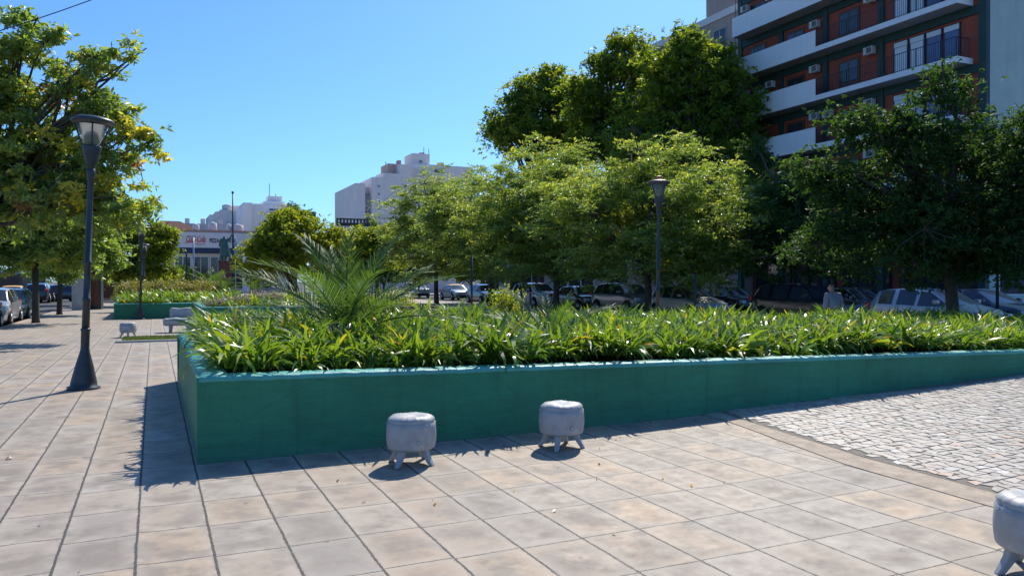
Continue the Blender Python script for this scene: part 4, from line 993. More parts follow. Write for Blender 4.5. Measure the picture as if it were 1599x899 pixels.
    for sx in (-1, 1):
        h_ = MB(); h_.box(min(sx * (L / 2 + 0.01), sx * (L / 2 - 0.12)), max(sx * (L / 2 + 0.01), sx * (L / 2 - 0.12)), -hw * 0.72, hw * 0.72, 0.22, 0.46); h_.build('bumper', M['plastic'], root, bevel=0.03)
    return root
def carpos(px, u):   # centre of a car standing in a lane at distance u right of the viewer's line
    r = (px - 800) / F_PX; d = u / (0.9097 * r + 0.4153); return u, (0.9097 - 0.4153 * r) * d
FRONT = -math.pi / 2   # facing towards the viewer along the street
GR = 'cars parked along the right kerb'
for px_, u, pt, kd, lb in ((1462, 22.5, 'white', 'hatch', 'white hatchback parked behind the dark tree trunk near the right'),
                         (1262, 22.5, 'black', 'suv', 'black estate car parked beside the standing person'),
                         (1073, 22.5, 'silver', 'hatch', 'silver hatchback parked behind the thin dark post'),
                         (978, 22.6, 'grey', 'suv', 'grey people carrier parked left of the silver hatchback'),
                         (905, 22.7, 'black', 'sedan', 'dark saloon parked behind the thick dark trunk'),
                         (838, 22.6, 'white', 'suv', 'white van like car parked behind the small palm')):
    x, y = carpos(px_, u); car(x, y, FRONT, M['car_' + pt], lb, kd, GR)
x, y = carpos(1330, 26.0); car(x, y, FRONT, M['car_navy'], 'dark saloon on the road behind the standing person', 'sedan', None)
x, y = carpos(1530, 26.0); car(x, y, FRONT, M['car_navy'], 'dark blue saloon on the road beyond the white hatchback', 'sedan', None)
x, y = carpos(1135, 27.5); car(x, y, FRONT, M['car_black'], 'dark car on the road between the silver hatchback and the black estate car', 'sedan', None)
x, y = carpos(712, 25.5); car(x, y, FRONT, M['car_silver'], 'taxi with a yellow roof glinting in the sun behind the large palm', 'sedan', None, roof=M['yellow'])
x, y = carpos(758, 22.6); car(x, y, FRONT, M['car_navy'], 'dark blue car parked between the taxi and the forked tree', 'hatch', GR)
x, y = carpos(650, 25.5); car(x, y, FRONT, M['car_white'], 'white car on the road left of the yellow roofed taxi', 'suv', None)
GL = 'cars parked along the left kerb'
car(-5.95, 32.4, FRONT, M['car_silver'], 'silver car cut off by the left edge, nearest of the left row', 'hatch', GL)
car(-5.95, 37.2, FRONT, M['car_white'], 'white car parked beside the leaning pavement tree', 'hatch', GL)
car(-5.95, 42.0, FRONT, M['car_green'], 'green car parked behind the white one', 'sedan', GL)
def cross(px, d): return at(px, d)
x, y = cross(22, 62); car(x, y, math.pi / 2, M['car_black'], 'black and yellow taxi seen from behind at far left', 'sedan', None, roof=M['yellow'])
x, y = cross(62, 66); car(x, y, math.pi / 2, M['car_black'], 'black car with red tail lights left of the kiosk', 'suv', None)
x, y = cross(88, 70); car(x, y, 0.1, M['car_white'], 'small white car between the black car and the blue grey one', 'hatch', None)
x, y = cross(112, 70); car(x, y, 0.0, M['car_navy'], 'blue grey car beside the grey kiosk', 'hatch', None)
# bus
x, y = at(-30, 82)
root = empty('city_bus', (x, y, -0.15), 0, 'dark city bus with a light blue roof stripe behind the left trees', 'bus')
MB().box(-6, 6, -1.25, 1.25, 0.35, 2.55).build('body', M['car_black'], root, bevel=0.12)
MB().box(-6.03, 6.03, -1.28, 1.28, 2.56, 3.02).build('roof', plain('bus_blue', (0.10, 0.28, 0.55), 0.3, 0.05, 2, coat=0.8), root, bevel=0.12)
for k in range(6): MB().box(-5.4 + k * 1.85, -3.8 + k * 1.85, -1.275, -1.24, 1.2, 2.3).build('window', M['glass'], root)
for wx in (-3.8, 3.6):
    for sy in (-1, 1):
        Mx = Matrix.Translation((wx, sy * 1.12, 0.5)) @ Matrix.Rotation(math.pi / 2, 4, 'X')
        t_ = MB().lathe([(0.3, -0.15), (0.48, -0.15), (0.5, -0.1), (0.5, 0.1), (0.48, 0.15), (0.3, 0.15)], 20, 0, M_=Mx).build('wheel', M['tyre'], root)
        MB().lathe([(0.3, -0.16), (0.3, 0.16)], 16, 0, M_=Mx).build('rim', M['rim'], t_)
# kiosks / advertising columns at left
for k, (px_, d, w, h, mt_, lb) in enumerate(((126, 44.5, 0.75, 2.15, 'concrete', 'grey panel kiosk beside the slim pavement tree'), (146, 45.5, 0.95, 2.3, 'lamp', 'dark panel kiosk just right of the street lamp pole'), (174, 66, 1.7, 2.6, 'pink_wall', 'mauve panelled kiosk left of the far planter'))):
    x, y = at(px_, d); root = empty('kiosk', (x, y, 0), -YAW * 0.3, lb, 'kiosk')
    MB().box(-w / 2, w / 2, -0.35, 0.35, 0.0, h).build('cabinet', M[mt_], root, bevel=0.03)
    MB().box(-w / 2 - 0.08, w / 2 + 0.08, -0.45, 0.45, h + 0.002, h + 0.12).build('roof', M['iron'], root, bevel=0.02)
    MB().box(-w / 2 + 0.1, w / 2 - 0.1, -0.375, -0.355, 0.25, h - 0.2).build('panel', M['door_brown'] if k else M['concrete'], root)
# ------------------------------------------------------------------ person behind the planter
x, y = at(1302, 19.5); zf_ = -0.15
x, y = at(1302, 21.4)
root = empty('person', (x, y, zf_), -YAW + 0.15, 'person in a light grey shirt standing with back turned beside the black estate car', 'person')
V = [(0, 0, 0.92), (0, 0.0, 1.10), (0, 0.02, 1.28), (0, 0.05, 1.40), (0, 0.09, 1.47), (0, 0.13, 1.53), (0.0, 0.14, 1.60),
     (0.17, 0.02, 1.34), (0.235, 0.0, 1.10), (0.25, 0.16, 0.93), (0.24, 0.24, 0.90), (-0.17, 0.02, 1.34), (-0.235, -0.02, 1.08), (-0.23, 0.08, 0.86), (-0.22, 0.12, 0.79),
     (0.10, 0, 0.84), (0.11, 0.01, 0.46), (0.11, -0.02, 0.07), (0.12, 0.12, 0.03), (-0.10, 0, 0.84), (-0.11, 0.01, 0.46), (-0.11, -0.02, 0.07), (-0.12, 0.12, 0.03)]
E_ = [(0, 1), (1, 2), (2, 3), (3, 4), (4, 5), (5, 6), (2, 7), (7, 8), (8, 9), (9, 10), (2, 11), (11, 12), (12, 13), (13, 14), (0, 15), (15, 16), (16, 17), (17, 18), (0, 19), (19, 20), (20, 21), (21, 22)]
rad = [0.14, 0.13, 0.14, 0.075, 0.055, 0.095, 0.085, 0.065, 0.045, 0.035, 0.035, 0.065, 0.045, 0.035, 0.035, 0.10, 0.065, 0.045, 0.04, 0.10, 0.065, 0.045, 0.04]
skin_fig('body', V, E_, rad, M['skin'], root)
Vs = V[:4] + [V[7], V[8], (0.248, 0.08, 1.0), V[11], V[12], (-0.235, 0.03, 0.97)]; Vs[0] = (0, 0, 0.88)
skin_fig('shirt', Vs, [(0, 1), (1, 2), (2, 3), (2, 4), (4, 5), (5, 6), (2, 7), (7, 8), (8, 9)], [0.185, 0.175, 0.185, 0.09, 0.10, 0.078, 0.07, 0.10, 0.078, 0.07], M['shirt'], root)
Vt = [(0, 0, 0.90)] + V[15:18] + V[19:22]
skin_fig('trousers', Vt, [(0, 1), (1, 2), (2, 3), (0, 4), (4, 5), (5, 6)], [0.15, 0.125, 0.09, 0.075, 0.125, 0.09, 0.075], M['trousers'], root)
skin_fig('hair', [(0, 0.09, 1.56), (0, 0.12, 1.635)], [(0, 1)], [0.085, 0.088], M['hair'], root)
# fingers on both hands
for hx, hy, hz, s in ((0.24, 0.26, 0.90, 1), (-0.22, 0.13, 0.77, -1)):
    m_ = MB()
    for q in range(4):
        o_ = (q - 1.5) * 0.018; m_.tube([(hx + o_ * 0.3, hy, hz + o_), (hx + o_ * 0.3 - s * 0.008, hy + 0.045, hz + o_ - 0.02), (hx - s * 0.02, hy + 0.06 - abs(o_) * 0.3, hz + o_ - 0.05)], [0.010, 0.009, 0.007], 6)
    m_.tube([(hx - s * 0.02, hy - 0.01, hz), (hx - s * 0.045, hy + 0.025, hz - 0.012), (hx - s * 0.05, hy + 0.05, hz - 0.02)], [0.011, 0.010, 0.008], 6)
    m_.build('hand', M['skin'], root)
# ------------------------------------------------------------------ buildings
def window(root, x0, x1, y0, y1, z0, z1, frame='white', pane='glass', sill=False, axis='y', depth=0.05):
    """window lying in a wall: axis 'y' faces -y (front at y0), axis 'x' faces -x (front at x0)"""
    t = 0.07
    f = MB()
    if axis == 'y':
        f.box(x0, x0 + t, y0 - depth, y0, z0, z1); f.box(x1 - t, x1, y0 - depth, y0, z0, z1); f.box(x0 + t, x1 - t, y0 - depth, y0, z0, z0 + t); f.box(x0 + t, x1 - t, y0 - depth, y0, z1 - t, z1)
        f.box((x0 + x1) / 2 - t / 2, (x0 + x1) / 2 + t / 2, y0 - depth, y0, z0 + t, z1 - t)
    else:
        f.box(x0 - depth, x0, y0, y0 + t, z0, z1); f.box(x0 - depth, x0, y1 - t, y1, z0, z1); f.box(x0 - depth, x0, y0 + t, y1 - t, z0, z0 + t); f.box(x0 - depth, x0, y0 + t, y1 - t, z1 - t, z1)
        f.box(x0 - depth, x0, (y0 + y1) / 2 - t / 2, (y0 + y1) / 2 + t / 2, z0 + t, z1 - t)
    o = f.build('window', M[frame], root)
    p = MB()
    if axis == 'y': p.box(x0 + t, x1 - t, y0 - depth * 0.4, y0 - 0.004, z0 + t, z1 - t)
    else: p.box(x0 - depth * 0.4, x0 - 0.004, y0 + t, y1 - t, z0 + t, z1 - t)
    p.build('pane', M[pane], o); return o
# --- apartment block with balconies
VX, V0, V1, HB = 37.2, 25.35, 43.2, 31.0
apt = empty('apartment_building', (0, 0, 0), 0, 'red walled apartment block with white balcony fronts and dark green columns', 'building')
mb = MB(); mb.box(VX, VX + 14, V0 + 0.25, V1, 3.3, HB); mb.box(VX + 1.2, VX + 14, V0 + 0.25, V1, 0, 3.298); mb.build('wall', M['red_wall'], apt)
MB().box(VX + 0.15, VX + 14, V0, V0 + 0.248, 0, HB).build('end_wall', M['pgreen'], apt)
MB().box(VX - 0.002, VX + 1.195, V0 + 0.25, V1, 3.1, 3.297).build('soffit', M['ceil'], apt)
cols = [V0 - 0.02, 31.3, 35.3, 39.0, 42.9]
for i, cv in enumerate(cols):
    w = 0.34 if i else 0.40
    MB().box(VX - 0.14, VX + 0.148, cv, cv + w, 0, HB).build('column', M['dgreen'], apt)
slabs = [6.72, 9.62, 12.50, 15.40, 18.30, 21.2, 24.1, 27.0, 3.82]
rng = random.Random(12)
for si, z in enumerate(slabs):
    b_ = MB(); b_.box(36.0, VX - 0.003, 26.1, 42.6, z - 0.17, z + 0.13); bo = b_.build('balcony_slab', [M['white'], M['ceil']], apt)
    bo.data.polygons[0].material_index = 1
    for j in range(len(cols) - 1):
        y0 = cols[j] + (0.405 if j == 0 else 0.345); MB().box(VX - 0.10, VX - 0.002, y0, cols[j + 1] - 0.004, z - 0.62, z - 0.175).build('beam', M['dgreen'], apt)
    p = MB(); p.box(36.0, 36.12, 35.2, 42.6, z + 0.132, z + 1.13); p.box(36.122, VX - 0.15, 42.48, 42.6, z + 0.132, z + 1.13); p.build('parapet', M['white'], bo)
    r_ = MB(); zt = z + 1.08; n = int((35.1 - 26.16) / 0.125)
    for k in range(n + 1):
        yy_ = 26.16 + k * 0.125; r_.box(36.04, 36.055, yy_, yy_ + 0.015, z + 0.132, zt)
    for k in range(9): r_.box(36.06 + k * 0.125, 36.075 + k * 0.125, 26.16, 26.175, z + 0.132, zt)
    r_.box(36.03, 36.065, 26.15, 35.19, zt, zt + 0.035); r_.box(36.07, VX - 0.15, 26.15, 26.185, zt, zt + 0.035); r_.box(36.03, 36.065, 26.15, 35.19, z + 0.18, z + 0.20)
    for yy_ in (26.15, 28.4, 30.6, 32.9, 35.12): r_.box(36.025, 36.07, yy_, yy_ + 0.045, z + 0.132, zt)
    r_.build('railing', M['iron'], bo)
    # sliding doors at the right, brown doors further left
    zf0, zf1 = z + 0.14, z + 2.15
    for j in range(4):
        y0 = 26.75 + j * 1.0
        mb = MB(); mb.box(VX - 0.06, VX - 0.003, y0, y0 + 0.93, zf0, zf1 - (0.0)); dr = mb.build('sliding_door', M['iron'], apt)
        MB().box(VX - 0.075, VX - 0.062, y0 + 0.09, y0 + 0.84, zf0 + 0.1, zf1 - 0.35).build('pane', M['curtain'] if j >= 2 else M['blue_pane'], dr)
        MB().box(VX - 0.09, VX - 0.062, y0 + 0.06, y0 + 0.88, zf1 - 0.33, zf1 - 0.06).build('shutter', M['curtain'], dr)
    for y0 in (33.0, 37.2, 40.6):
        mb = MB(); mb.box(VX - 0.05, VX - 0.003, y0, y0 + 1.5, zf0, zf1 - 0.1); dr = mb.build('door', M['door_brown'], apt)
        MB().box(VX - 0.062, VX - 0.052, y0 + 0.12, y0 + 0.70, zf0 + 0.6, zf1 - 0.25).build('pane', M['glass'], dr)
        MB().box(VX - 0.062, VX - 0.052, y0 + 0.80, y0 + 1.38, zf0 + 0.6, zf1 - 0.25).build('pane', M['glass'], dr)
    for y0 in (31.75, 35.8, 34.75 if si % 2 else 39.6, 42.0):
        if rng.random() < 0.85:
            zz = z + 1.75 + rng.uniform(-.15, .15)
            m_ = MB(); m_.box(VX - 0.48, VX - 0.15, y0, y0 + 0.62, zz, zz + 0.42); a_ = m_.build('air_conditioner', M['ac'], apt, bevel=0.015)
            g_ = MB()
            for q in range(6): g_.box(VX - 0.488, VX - 0.482, y0 + 0.05 + q * 0.06, y0 + 0.085 + q * 0.06, zz + 0.05, zz + 0.37)
            g_.build('grille', M['dark'], a_)
    for yy_ in (42.3, 40.4, 38.2):
        MB().box(36.02, 36.045, yy_, yy_ + 0.025, z + 1.132, z + 2.77).build('rod', M['iron'], bo)
# ground floor: shaded glazing and shutters
for j, (y0, y1) in enumerate(((26.3, 31.2), (31.8, 35.2), (35.8, 38.9), (39.5, 42.8))):
    f = MB(); f.box(VX + 1.10, VX + 1.197, y0, y1, 0.3, 3.0); s_ = f.build('shopfront', M['dark'], apt)
    for q in range(3):
        w = (y1 - y0) / 3; MB().box(VX + 1.08, VX + 1.098, y0 + q * w + 0.08, y0 + (q + 1) * w - 0.08, 0.5, 2.7).build('pane', M['glass'], s_)
# advertising frame by the right edge
x, y = at(1590, 30); root = empty('advertising_frame', (x, y, 0), -YAW, 'thin white framed dark advertising panel at the right edge', 'sign')
f = MB()
for a in (((-0.75, -0.70), (0.0, 2.15)), ((0.70, 0.75), (0.0, 2.15))): f.box(a[0][0], a[0][1], -0.03, 0.03, a[1][0], a[1][1])
f.box(-0.70, 0.70, -0.03, 0.03, 2.08, 2.15); f.box(-0.70, 0.70, -0.03, 0.03, 1.02, 1.07); f.build('frame', M['white'], root)
MB().box(-0.70, 0.70, -0.015, 0.015, 1.072, 2.078).build('poster', plain('faded_poster', (0.06, 0.03, 0.06), 0.4, 0.6, 3), root)
# --- pinkish neighbour
nb = empty('pink_apartment_building', (0, 0, 0), 0, 'pinkish apartment block rising behind the tallest tree beside the balconies', 'building')
MB().box(VX, 52, 43.4, 58, 0, 20.4).build('wall', M['pink_wall'], nb)
MB().box(VX - 0.1, 52.1, 43.35, 58.1, 20.402, 20.9).build('parapet', M['pale_wall'], nb)
MB().box(VX + 0.1, 43, 43.6, 47, 20.902, 22.6).build('roof_box', M['pink_wall'], nb)
for fl in range(6):
    for j in range(5):
        y0 = 44.6 + j * 2.7; window(nb, VX, VX, y0, y0 + 1.4, 3.5 + fl * 2.9, 5.2 + fl * 2.9, 'ceil', 'glass', axis='x')
    s = MB(); s.box(VX - 0.8, VX - 0.002, 43.9, 57.5, 2.45 + fl * 2.9, 2.6 + fl * 2.9); s.build('balcony_slab', M['pink_wall'], nb)
# --- lower row further along the right street
for k, (y0, y1, h, mt_, lb) in enumerate(((58.3, 68, 8.2, 'cream', 'cream shop building behind the thick trunked feathery tree'), (68.2, 79, 9.5, 'pale_wall', 'pale grey shop building behind the forked feathery tree'), (79.2, 91, 7.5, 'pink_wall', 'pinkish low building at the end of the right street'))):
    b_ = empty('shop_building', (0, 0, 0), 0, lb, 'building')
    MB().box(VX, 50, y0, y1, 0, h).build('wall', M[mt_], b_)
    MB().box(VX - 0.12, 50, y0 - 0.02, y1 + 0.02, h + 0.002, h + 0.3).build('parapet', M['white'], b_)
    n = 4; w = (y1 - y0) / n
    for j in range(n):
        f = MB(); f.box(VX - 0.05, VX - 0.003, y0 + j * w + 0.2, y0 + (j + 1) * w - 0.2, 0.05, 2.8); s_ = f.build('shutter' if j == 1 else 'shop_window', M['ceil'] if j == 1 else M['dark'], b_)
        window(b_, VX, VX, y0 + j * w + 0.7, y0 + (j + 1) * w - 0.7, 4.2, 5.9, 'white', axis='x')
    a_ = MB(); a_.add([(VX - 0.002, y0 + 0.3, 3.2), (VX - 0.002, y1 - 0.3, 3.2), (VX - 1.3, y1 - 0.3, 2.75), (VX - 1.3, y0 + 0.3, 2.75), (VX - 0.002, y0 + 0.3, 3.12), (VX - 0.002, y1 - 0.3, 3.12), (VX - 1.3, y1 - 0.3, 2.6), (VX - 1.3, y0 + 0.3, 2.6)], [(0, 1, 2, 3), (7, 6, 5, 4), (3, 2, 6, 7), (0, 3, 7, 4), (1, 5, 6, 2)])
    a_.build('awning', M['brick'] if k == 0 else M['dgreen'], b_)
# --- far buildings: boxes laid out facing the square (local x to the right, y away)
def far_root(name, px, d, label, rz=0.0, cat='building'):
    x, y = at(px, d); return empty(name, (x, y, 0), rz, label, cat)
def pxw(a, c, d): return (c - a) / F_PX * d
# corner drinks building
D = 105; sb = far_root('corner_shop', 262, D, 'corner shop with a red script drinks sign and a navy band behind the statue', 0.0)
Wd = pxw(262, 425, D) * 1.14; zs1 = zat(361, D); zs0 = zat(385.5, D); zb0 = zat(392, D); zw = zat(397, D)
MB().box(0, Wd, 0.3, 14, 0, zs1 - 0.15).build('wall', M['cream'], sb)
MB().box(-0.1, Wd + 0.1, -0.05, 0.295, zs0, zs1).build('sign_board', M['signboard'], sb)
MB().box(-0.1, Wd + 0.1, -0.08, 0.295, zb0 - 0.2, zs0 - 0.004).build('fascia', M['navy'], sb)
MB().box(1.5, Wd - 1.0, 0.4, 9, zs1 + 0.002, zs1 + 0.35).build('roof', M['terrace'], sb)
for k in range(6):
    x0 = 0.9 + k * 2.25; window(sb, x0, x0 + 2.05, 0.3, 0.3, 0.6, zw - 0.2, 'grey_far' if k % 3 else 'white', 'glass', depth=0.12)
MB().box(Wd * 0.60, Wd * 0.66, -0.02, 0.298, 0, zb0 - 0.21).build('pilaster', M['white'], sb)
def text(body, size, x, z, y, mat, parent, shear=0.0, bold=0.0, sx=1.0, name='lettering'):
    cu = bpy.data.curves.new(name, 'FONT'); cu.body = body; cu.size = size; cu.shear = shear; cu.offset = bold; cu.extrude = 0.02
    cu.materials.append(mat); o = bpy.data.objects.new(name, cu); C.objects.link(o); o.parent = parent
    o.location = (x, y, z); o.rotation_euler = (math.pi / 2, 0, 0); o.scale = (sx, 1, 1)
    bpy.context.view_layer.update()
    me = bpy.data.meshes.new_from_object(o.evaluated_get(bpy.context.evaluated_depsgraph_get()))
    n_ = bpy.data.objects.new(name, me); C.objects.link(n_); n_.parent = parent
    n_.location = o.location; n_.rotation_euler = o.rotation_euler; n_.scale = o.scale
    if not me.materials: me.materials.append(mat)
    bpy.data.objects.remove(o); return n_
k = Wd / (425 - 262)
zm = (zs0 + zs1) / 2
t_ = text('Coca-Cola', 1.25, (285 - 262) * k, zm - 0.30, -0.075, M['red_sign'], sb, 0.35, 0.012, 0.46)
lw = 27 * k
MB().tube([((284 - 262) * k + lw * s * 0.95, -0.07, zm - 0.42 + 0.14 * math.sin(s * 6) - 0.05) for s in [q / 14 for q in range(15)]], 0.04, 6).build('swoosh', M['red_sign'], sb)
text('PIZZA EL PORTAL', 0.75, (316 - 262) * k, zm - 0.3, -0.075, M['dark_sign'], sb, 0, 0.022, 0.60)
text('1967', 0.75, (362 - 262) * k, zm - 0.35, -0.075, M['dark_sign'], sb, 0, 0.022, 0.7)
for k_, (px_, w, h) in enumerate(((300, 0.9, 0.8), (322, 1.2, 1.1), (344, 0.7, 0.9), (356, 1.6, 0.9))):
    xx = (px_ - 262) * Wd / 163; MB().lathe([(w * 0.45, zs1 + 0.36), (w * 0.5, zs1 + 0.5), (w * 0.5, zs1 + 0.36 + h), (0.1, zs1 + 0.4 + h + 0.15)], 14, c=(xx, 3)).build('water_tank', M['grey_far'], sb)
# dark red dome/roof left of it
rb = far_root('red_roofed_building', 222, 118, 'building with a dark red hipped roof above the tree left of the drinks sign')
zz = zat(358, 118); MB().box(0, 8, 0, 8, 0, zz).build('wall', M['pale_wall'], rb)
a_ = MB(); z2 = zat(341, 118); a_.add([(-0.3, -0.3, zz + 0.002), (8.3, -0.3, zz + 0.002), (8.3, 8.3, zz + 0.002), (-0.3, 8.3, zz + 0.002), (2.6, 3, z2), (5.4, 3, z2), (5.4, 5, z2), (2.6, 5, z2)], [(0, 1, 5, 4), (1, 2, 6, 5), (2, 3, 7, 6), (3, 0, 4, 7), (4, 5, 6, 7), (3, 2, 1, 0)]); a_.build('roof', M['brick'], rb)
# low row with vents between
rb = far_root('low_grey_building', 280, 128, 'low grey roofline with chimneys just above the drinks sign')
zz = zat(348, 128); MB().box(0, 9, 0, 8, 0, zz).build('wall', M['grey_far'], rb)
for q in (1.0, 3.4, 6.2): MB().box(q, q + 0.7, 1, 1.8, zz + 0.002, zz + 0.9).build('chimney', M['grey_far'], rb)
# stepped grey-white building
D = 135; wb = far_root('stepped_white_building', 329, D, 'stepped grey white building behind the flagpole')
K = D / F_PX * 1.08
for (a, c, t, dep) in ((0, 8, 334, 3), (8, 14, 329, 3.3), (14, 26, 326, 3.6), (26, 58, 328, 4)):
    MB().box(a * K, c * K - 0.003, 4 - dep, 12, 0, zat(t, D)).build('wall', M['grey_far'], wb)
MB().box(24 * K, 44 * K, 3, 6, zat(326, D) + 0.002, zat(317, D)).build('roof_hut', M['grey_far'], wb)
MB().lathe([(0.6, zat(326, D)), (0.9, zat(324, D)), (0.9, zat(318, D)), (0.3, zat(316, D))], 14, c=(25 * K, 2)).build('water_tank', M['grey_far'], wb)
for q in range(3):
    for j in range(4): window(wb, (29 + j * 6.5) * K, (31.5 + j * 6.5) * K, 0, 0, zat(338 + q * 8, D), zat(334.5 + q * 8, D), 'white')
# white building with roof hut
D = 125; wb = far_root('white_building', 381, D, 'white building with a rooftop hut and antenna above the yellow green tree')
K = D / F_PX * 1.08
MB().box(0, 13 * K - 0.004, 0, 14, 0, zat(316, D)).build('wall', M['white_far'], wb)
MB().box(13 * K, 74 * K, 0.3, 14, 0, zat(317, D)).build('wall', M['white_far'], wb)
MB().box(30 * K, 60 * K, 1.5, 8, zat(317, D) + 0.002, zat(311, D)).build('parapet', M['white_far'], wb)
MB().box(37 * K, 57 * K, 2, 5, zat(311, D) + 0.002, zat(302, D)).build('roof_hut', M['white_far'], wb, bevel=0.03)
MB().tube([(40 * K, 3, zat(302, D)), (40 * K, 3, zat(281, D))], 0.05, 5).build('antenna', M['iron'], wb)
MB().tube([(49 * K, 3, zat(302, D)), (49 * K, 3, zat(297, D))], 0.05, 5).build('antenna', M['iron'], wb)
for q in (0, 1, 2):
    z = zat(328 + q * 7, D); MB().box(33 * K, 53 * K, -0.9, 0.295, z - 0.12, z).build('balcony_slab', M['white_far'], wb)
    window(wb, 36 * K, 50 * K, 0.3, 0.3, z + 0.05, z + 0.5, 'white_far', 'glass')
for q in range(3):
    for j in range(3): window(wb, (60 + j * 5) * K, (62.5 + j * 5) * K, 0.3, 0.3, zat(325 + q * 7, D), zat(322 + q * 7, D), 'grey_far')
MB().box(64 * K, 70 * K, 1.5, 4, zat(317, D) + 0.002, zat(313, D)).build('chimney', M['grey_far'], wb)
# dark balustrade
D = 100; db = far_root('balustrade_building', 528, D, 'dark low building with an open balustrade left of the tall pale building')
K = D / F_PX * 1.08
MB().box(0, 60 * K, 0.5, 8, 0, zat(352, D)).build('wall', M['grey_far'], db)
bl = MB(); bl.box(0, 60 * K, 0.5, 0.9, zat(342, D), zat(340, D)); bl.box(0, 60 * K, 0.5, 0.9, zat(352, D) + 0.002, zat(347, D))
for q in range(0, 60, 5): bl.box(q * K, (q + 2) * K, 0.52, 0.88, zat(347, D) + 0.002, zat(342, D) - 0.002)
bl.build('balustrade', M['iron'], db)
# tall pale building in the middle
D = 112; tb = far_root('tall_pale_building', 556, D, 'tall stepped pale building with rooftop tanks above the feathery trees')
K = D / F_PX * 1.10
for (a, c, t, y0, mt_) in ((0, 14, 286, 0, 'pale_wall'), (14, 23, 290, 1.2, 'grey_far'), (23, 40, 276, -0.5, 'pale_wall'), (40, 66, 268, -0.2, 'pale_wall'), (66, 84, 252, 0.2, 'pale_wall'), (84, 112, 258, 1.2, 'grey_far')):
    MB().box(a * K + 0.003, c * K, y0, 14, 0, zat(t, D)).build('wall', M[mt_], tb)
MB().box(92 * K, 190 * K, 3, 16, 0, zat(245, D)).build('upper_wall', M['pale_wall'], tb)
MB().box(53 * K, 80 * K, 2, 6, zat(268, D) - 0.5, zat(249, D)).build('roof_hut', M['pink_wall'], tb)
MB().box(71 * K, 76 * K, 3, 4, zat(249, D) + 0.002, zat(241, D)).build('chimney', M['pink_wall'], tb)
MB().box(96 * K, 124 * K, 4, 8, zat(245, D) + 0.002, zat(226, D)).build('roof_tower', M['pale_wall'], tb)
MB().box(112 * K, 119 * K, 5, 6, zat(226, D) + 0.002, zat(222, D)).build('cap', M['pink_wall'], tb)
MB().box(142 * K, 151 * K, 5, 6, zat(245, D) + 0.002, zat(237, D)).build('chimney', M['pink_wall'], tb)
for q, t in ((58, 241), (80, 243), (118, 213), (126, 215)): MB().tube([(q * K, 5, zat(250, D)), (q * K, 5, zat(t, D))], 0.05, 5).build('antenna', M['iron'], tb)
window(tb, 107 * K, 112 * K, 4, 4, zat(241, D), zat(237, D), 'ceil'); window(tb, 120 * K, 123 * K, 4, 4, zat(242, D), zat(238, D), 'white')
window(tb, 128 * K, 142 * K, 3, 3, zat(258, D), zat(252, D), 'ceil'); window(tb, 110 * K, 116 * K, 3, 3, zat(258, D), zat(253, D), 'ceil')
for q in range(6): window(tb, 31 * K, 34 * K, -0.5, -0.5, zat(292 + q * 12, D), zat(288 + q * 12, D), 'ceil')
for q in range(5): MB().box(15 * K, 22 * K, 0.7, 1.198, zat(300 + q * 11, D), zat(298 + q * 11, D)).build('balcony_slab', M['grey_far'], tb)
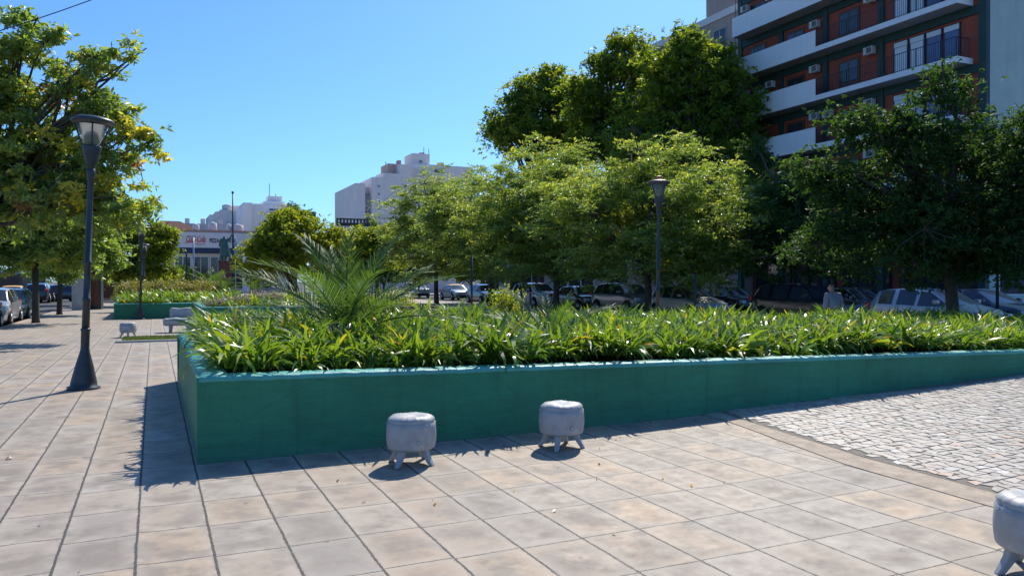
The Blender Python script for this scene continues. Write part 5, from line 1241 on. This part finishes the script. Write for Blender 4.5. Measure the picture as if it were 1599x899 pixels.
# left street buildings
lb_ = empty('left_street_building', (0, 0, 0), 0, 'pale long building glimpsed through the leaves at far left', 'building')
MB().box(-38, -17, 92.5, 104, 0, 11.5).build('wall', M['pale_wall'], lb_)
MB().box(-38.1, -16.9, 92.3, 92.497, 3.0, 3.6).build('fascia', M['white'], lb_)
MB().box(-37.8, -17.2, 92.35, 92.496, 0.1, 2.95).build('shopfront', M['dark'], lb_)
for fl in range(2):
    for j in range(7): window(lb_, -36.8 + j * 2.9, -35.2 + j * 2.9, 92.5, 92.5, 4.4 + fl * 3.3, 6.4 + fl * 3.3, 'white')
MB().box(-37.5, -31, 92.1, 92.29, 3.05, 3.5).build('awning', M['car_red'], lb_)
l2 = empty('left_side_building', (0, 0, 0), 0, 'pale street front behind the left trees', 'building')
MB().box(-36, -19, 48, 80, 0, 12.5).build('wall', M['pale_wall'], l2)
for fl in range(3):
    for j in range(9): 
        y0 = 49 + j * 3.4; f = MB(); f.box(-18.998, -18.95, y0, y0 + 1.6, 4 + fl * 2.9, 5.8 + fl * 2.9); w_ = f.build('window', M['white'], l2)
        MB().box(-18.948, -18.93, y0 + 0.1, y0 + 1.5, 4.1 + fl * 2.9, 5.7 + fl * 2.9).build('pane', M['glass'], w_)
MB().box(-18.998, -18.9, 48.3, 79.7, 0.1, 2.9).build('shopfront', M['dark'], l2)
# overhead cable
a = Vector((*at(-250, 16), zat(118, 16))); c = Vector((*at(420, 22), zat(-118, 22)))
pts = [a.lerp(c, q / 20) - Vector((0, 0, 0.35 * math.sin(math.pi * q / 20))) for q in range(21)]
o = MB().tube([tuple(p) for p in pts], 0.012, 6).build('overhead_cable', M['iron']); tag(o, 'thin black cable crossing the sky at top left', 'cable')
# fallen dry leaf on the slabs
x, y = gp(13, 716); o = MB().add([(-0.03, -0.02, 0.004), (0, -0.025, 0.02), (0.035, 0, 0.006), (0.02, 0.025, 0.018), (-0.02, 0.02, 0.012), (0, 0, 0.03)], [(0, 1, 5), (1, 2, 5), (2, 3, 5), (3, 4, 5), (4, 0, 5)]).build('fallen_leaf', M['door_brown'])
o.location = (x, y, 0.0); tag(o, 'small dry brown leaf on the slabs at far left', 'leaf')

rs = np.random.RandomState(77); n = 150
px_ = rs.rand(n); lx = np.where(px_ < 0.5, -4.5 + 4.6 * rs.rand(n), 0.4 + 9 * rs.rand(n)); ly = np.where(px_ < 0.5, 4 + 22 * rs.rand(n) ** 0.8, 7.34 - 3.2 * rs.rand(n) ** 2.2)
lz = np.array([rise(a_, b_) for a_, b_ in zip(lx, ly)]) + 0.006
o = leaves(np.stack([lx, ly, lz + 0.004 * rs.rand(n)], 1), 0.035, rs, 0.88, 1.0, M['kapok'], 'leaf_litter', None, 6.0, 0.5)
tag(o, 'scattered small dry leaves lying on the paving', 'leaves', kind='stuff')
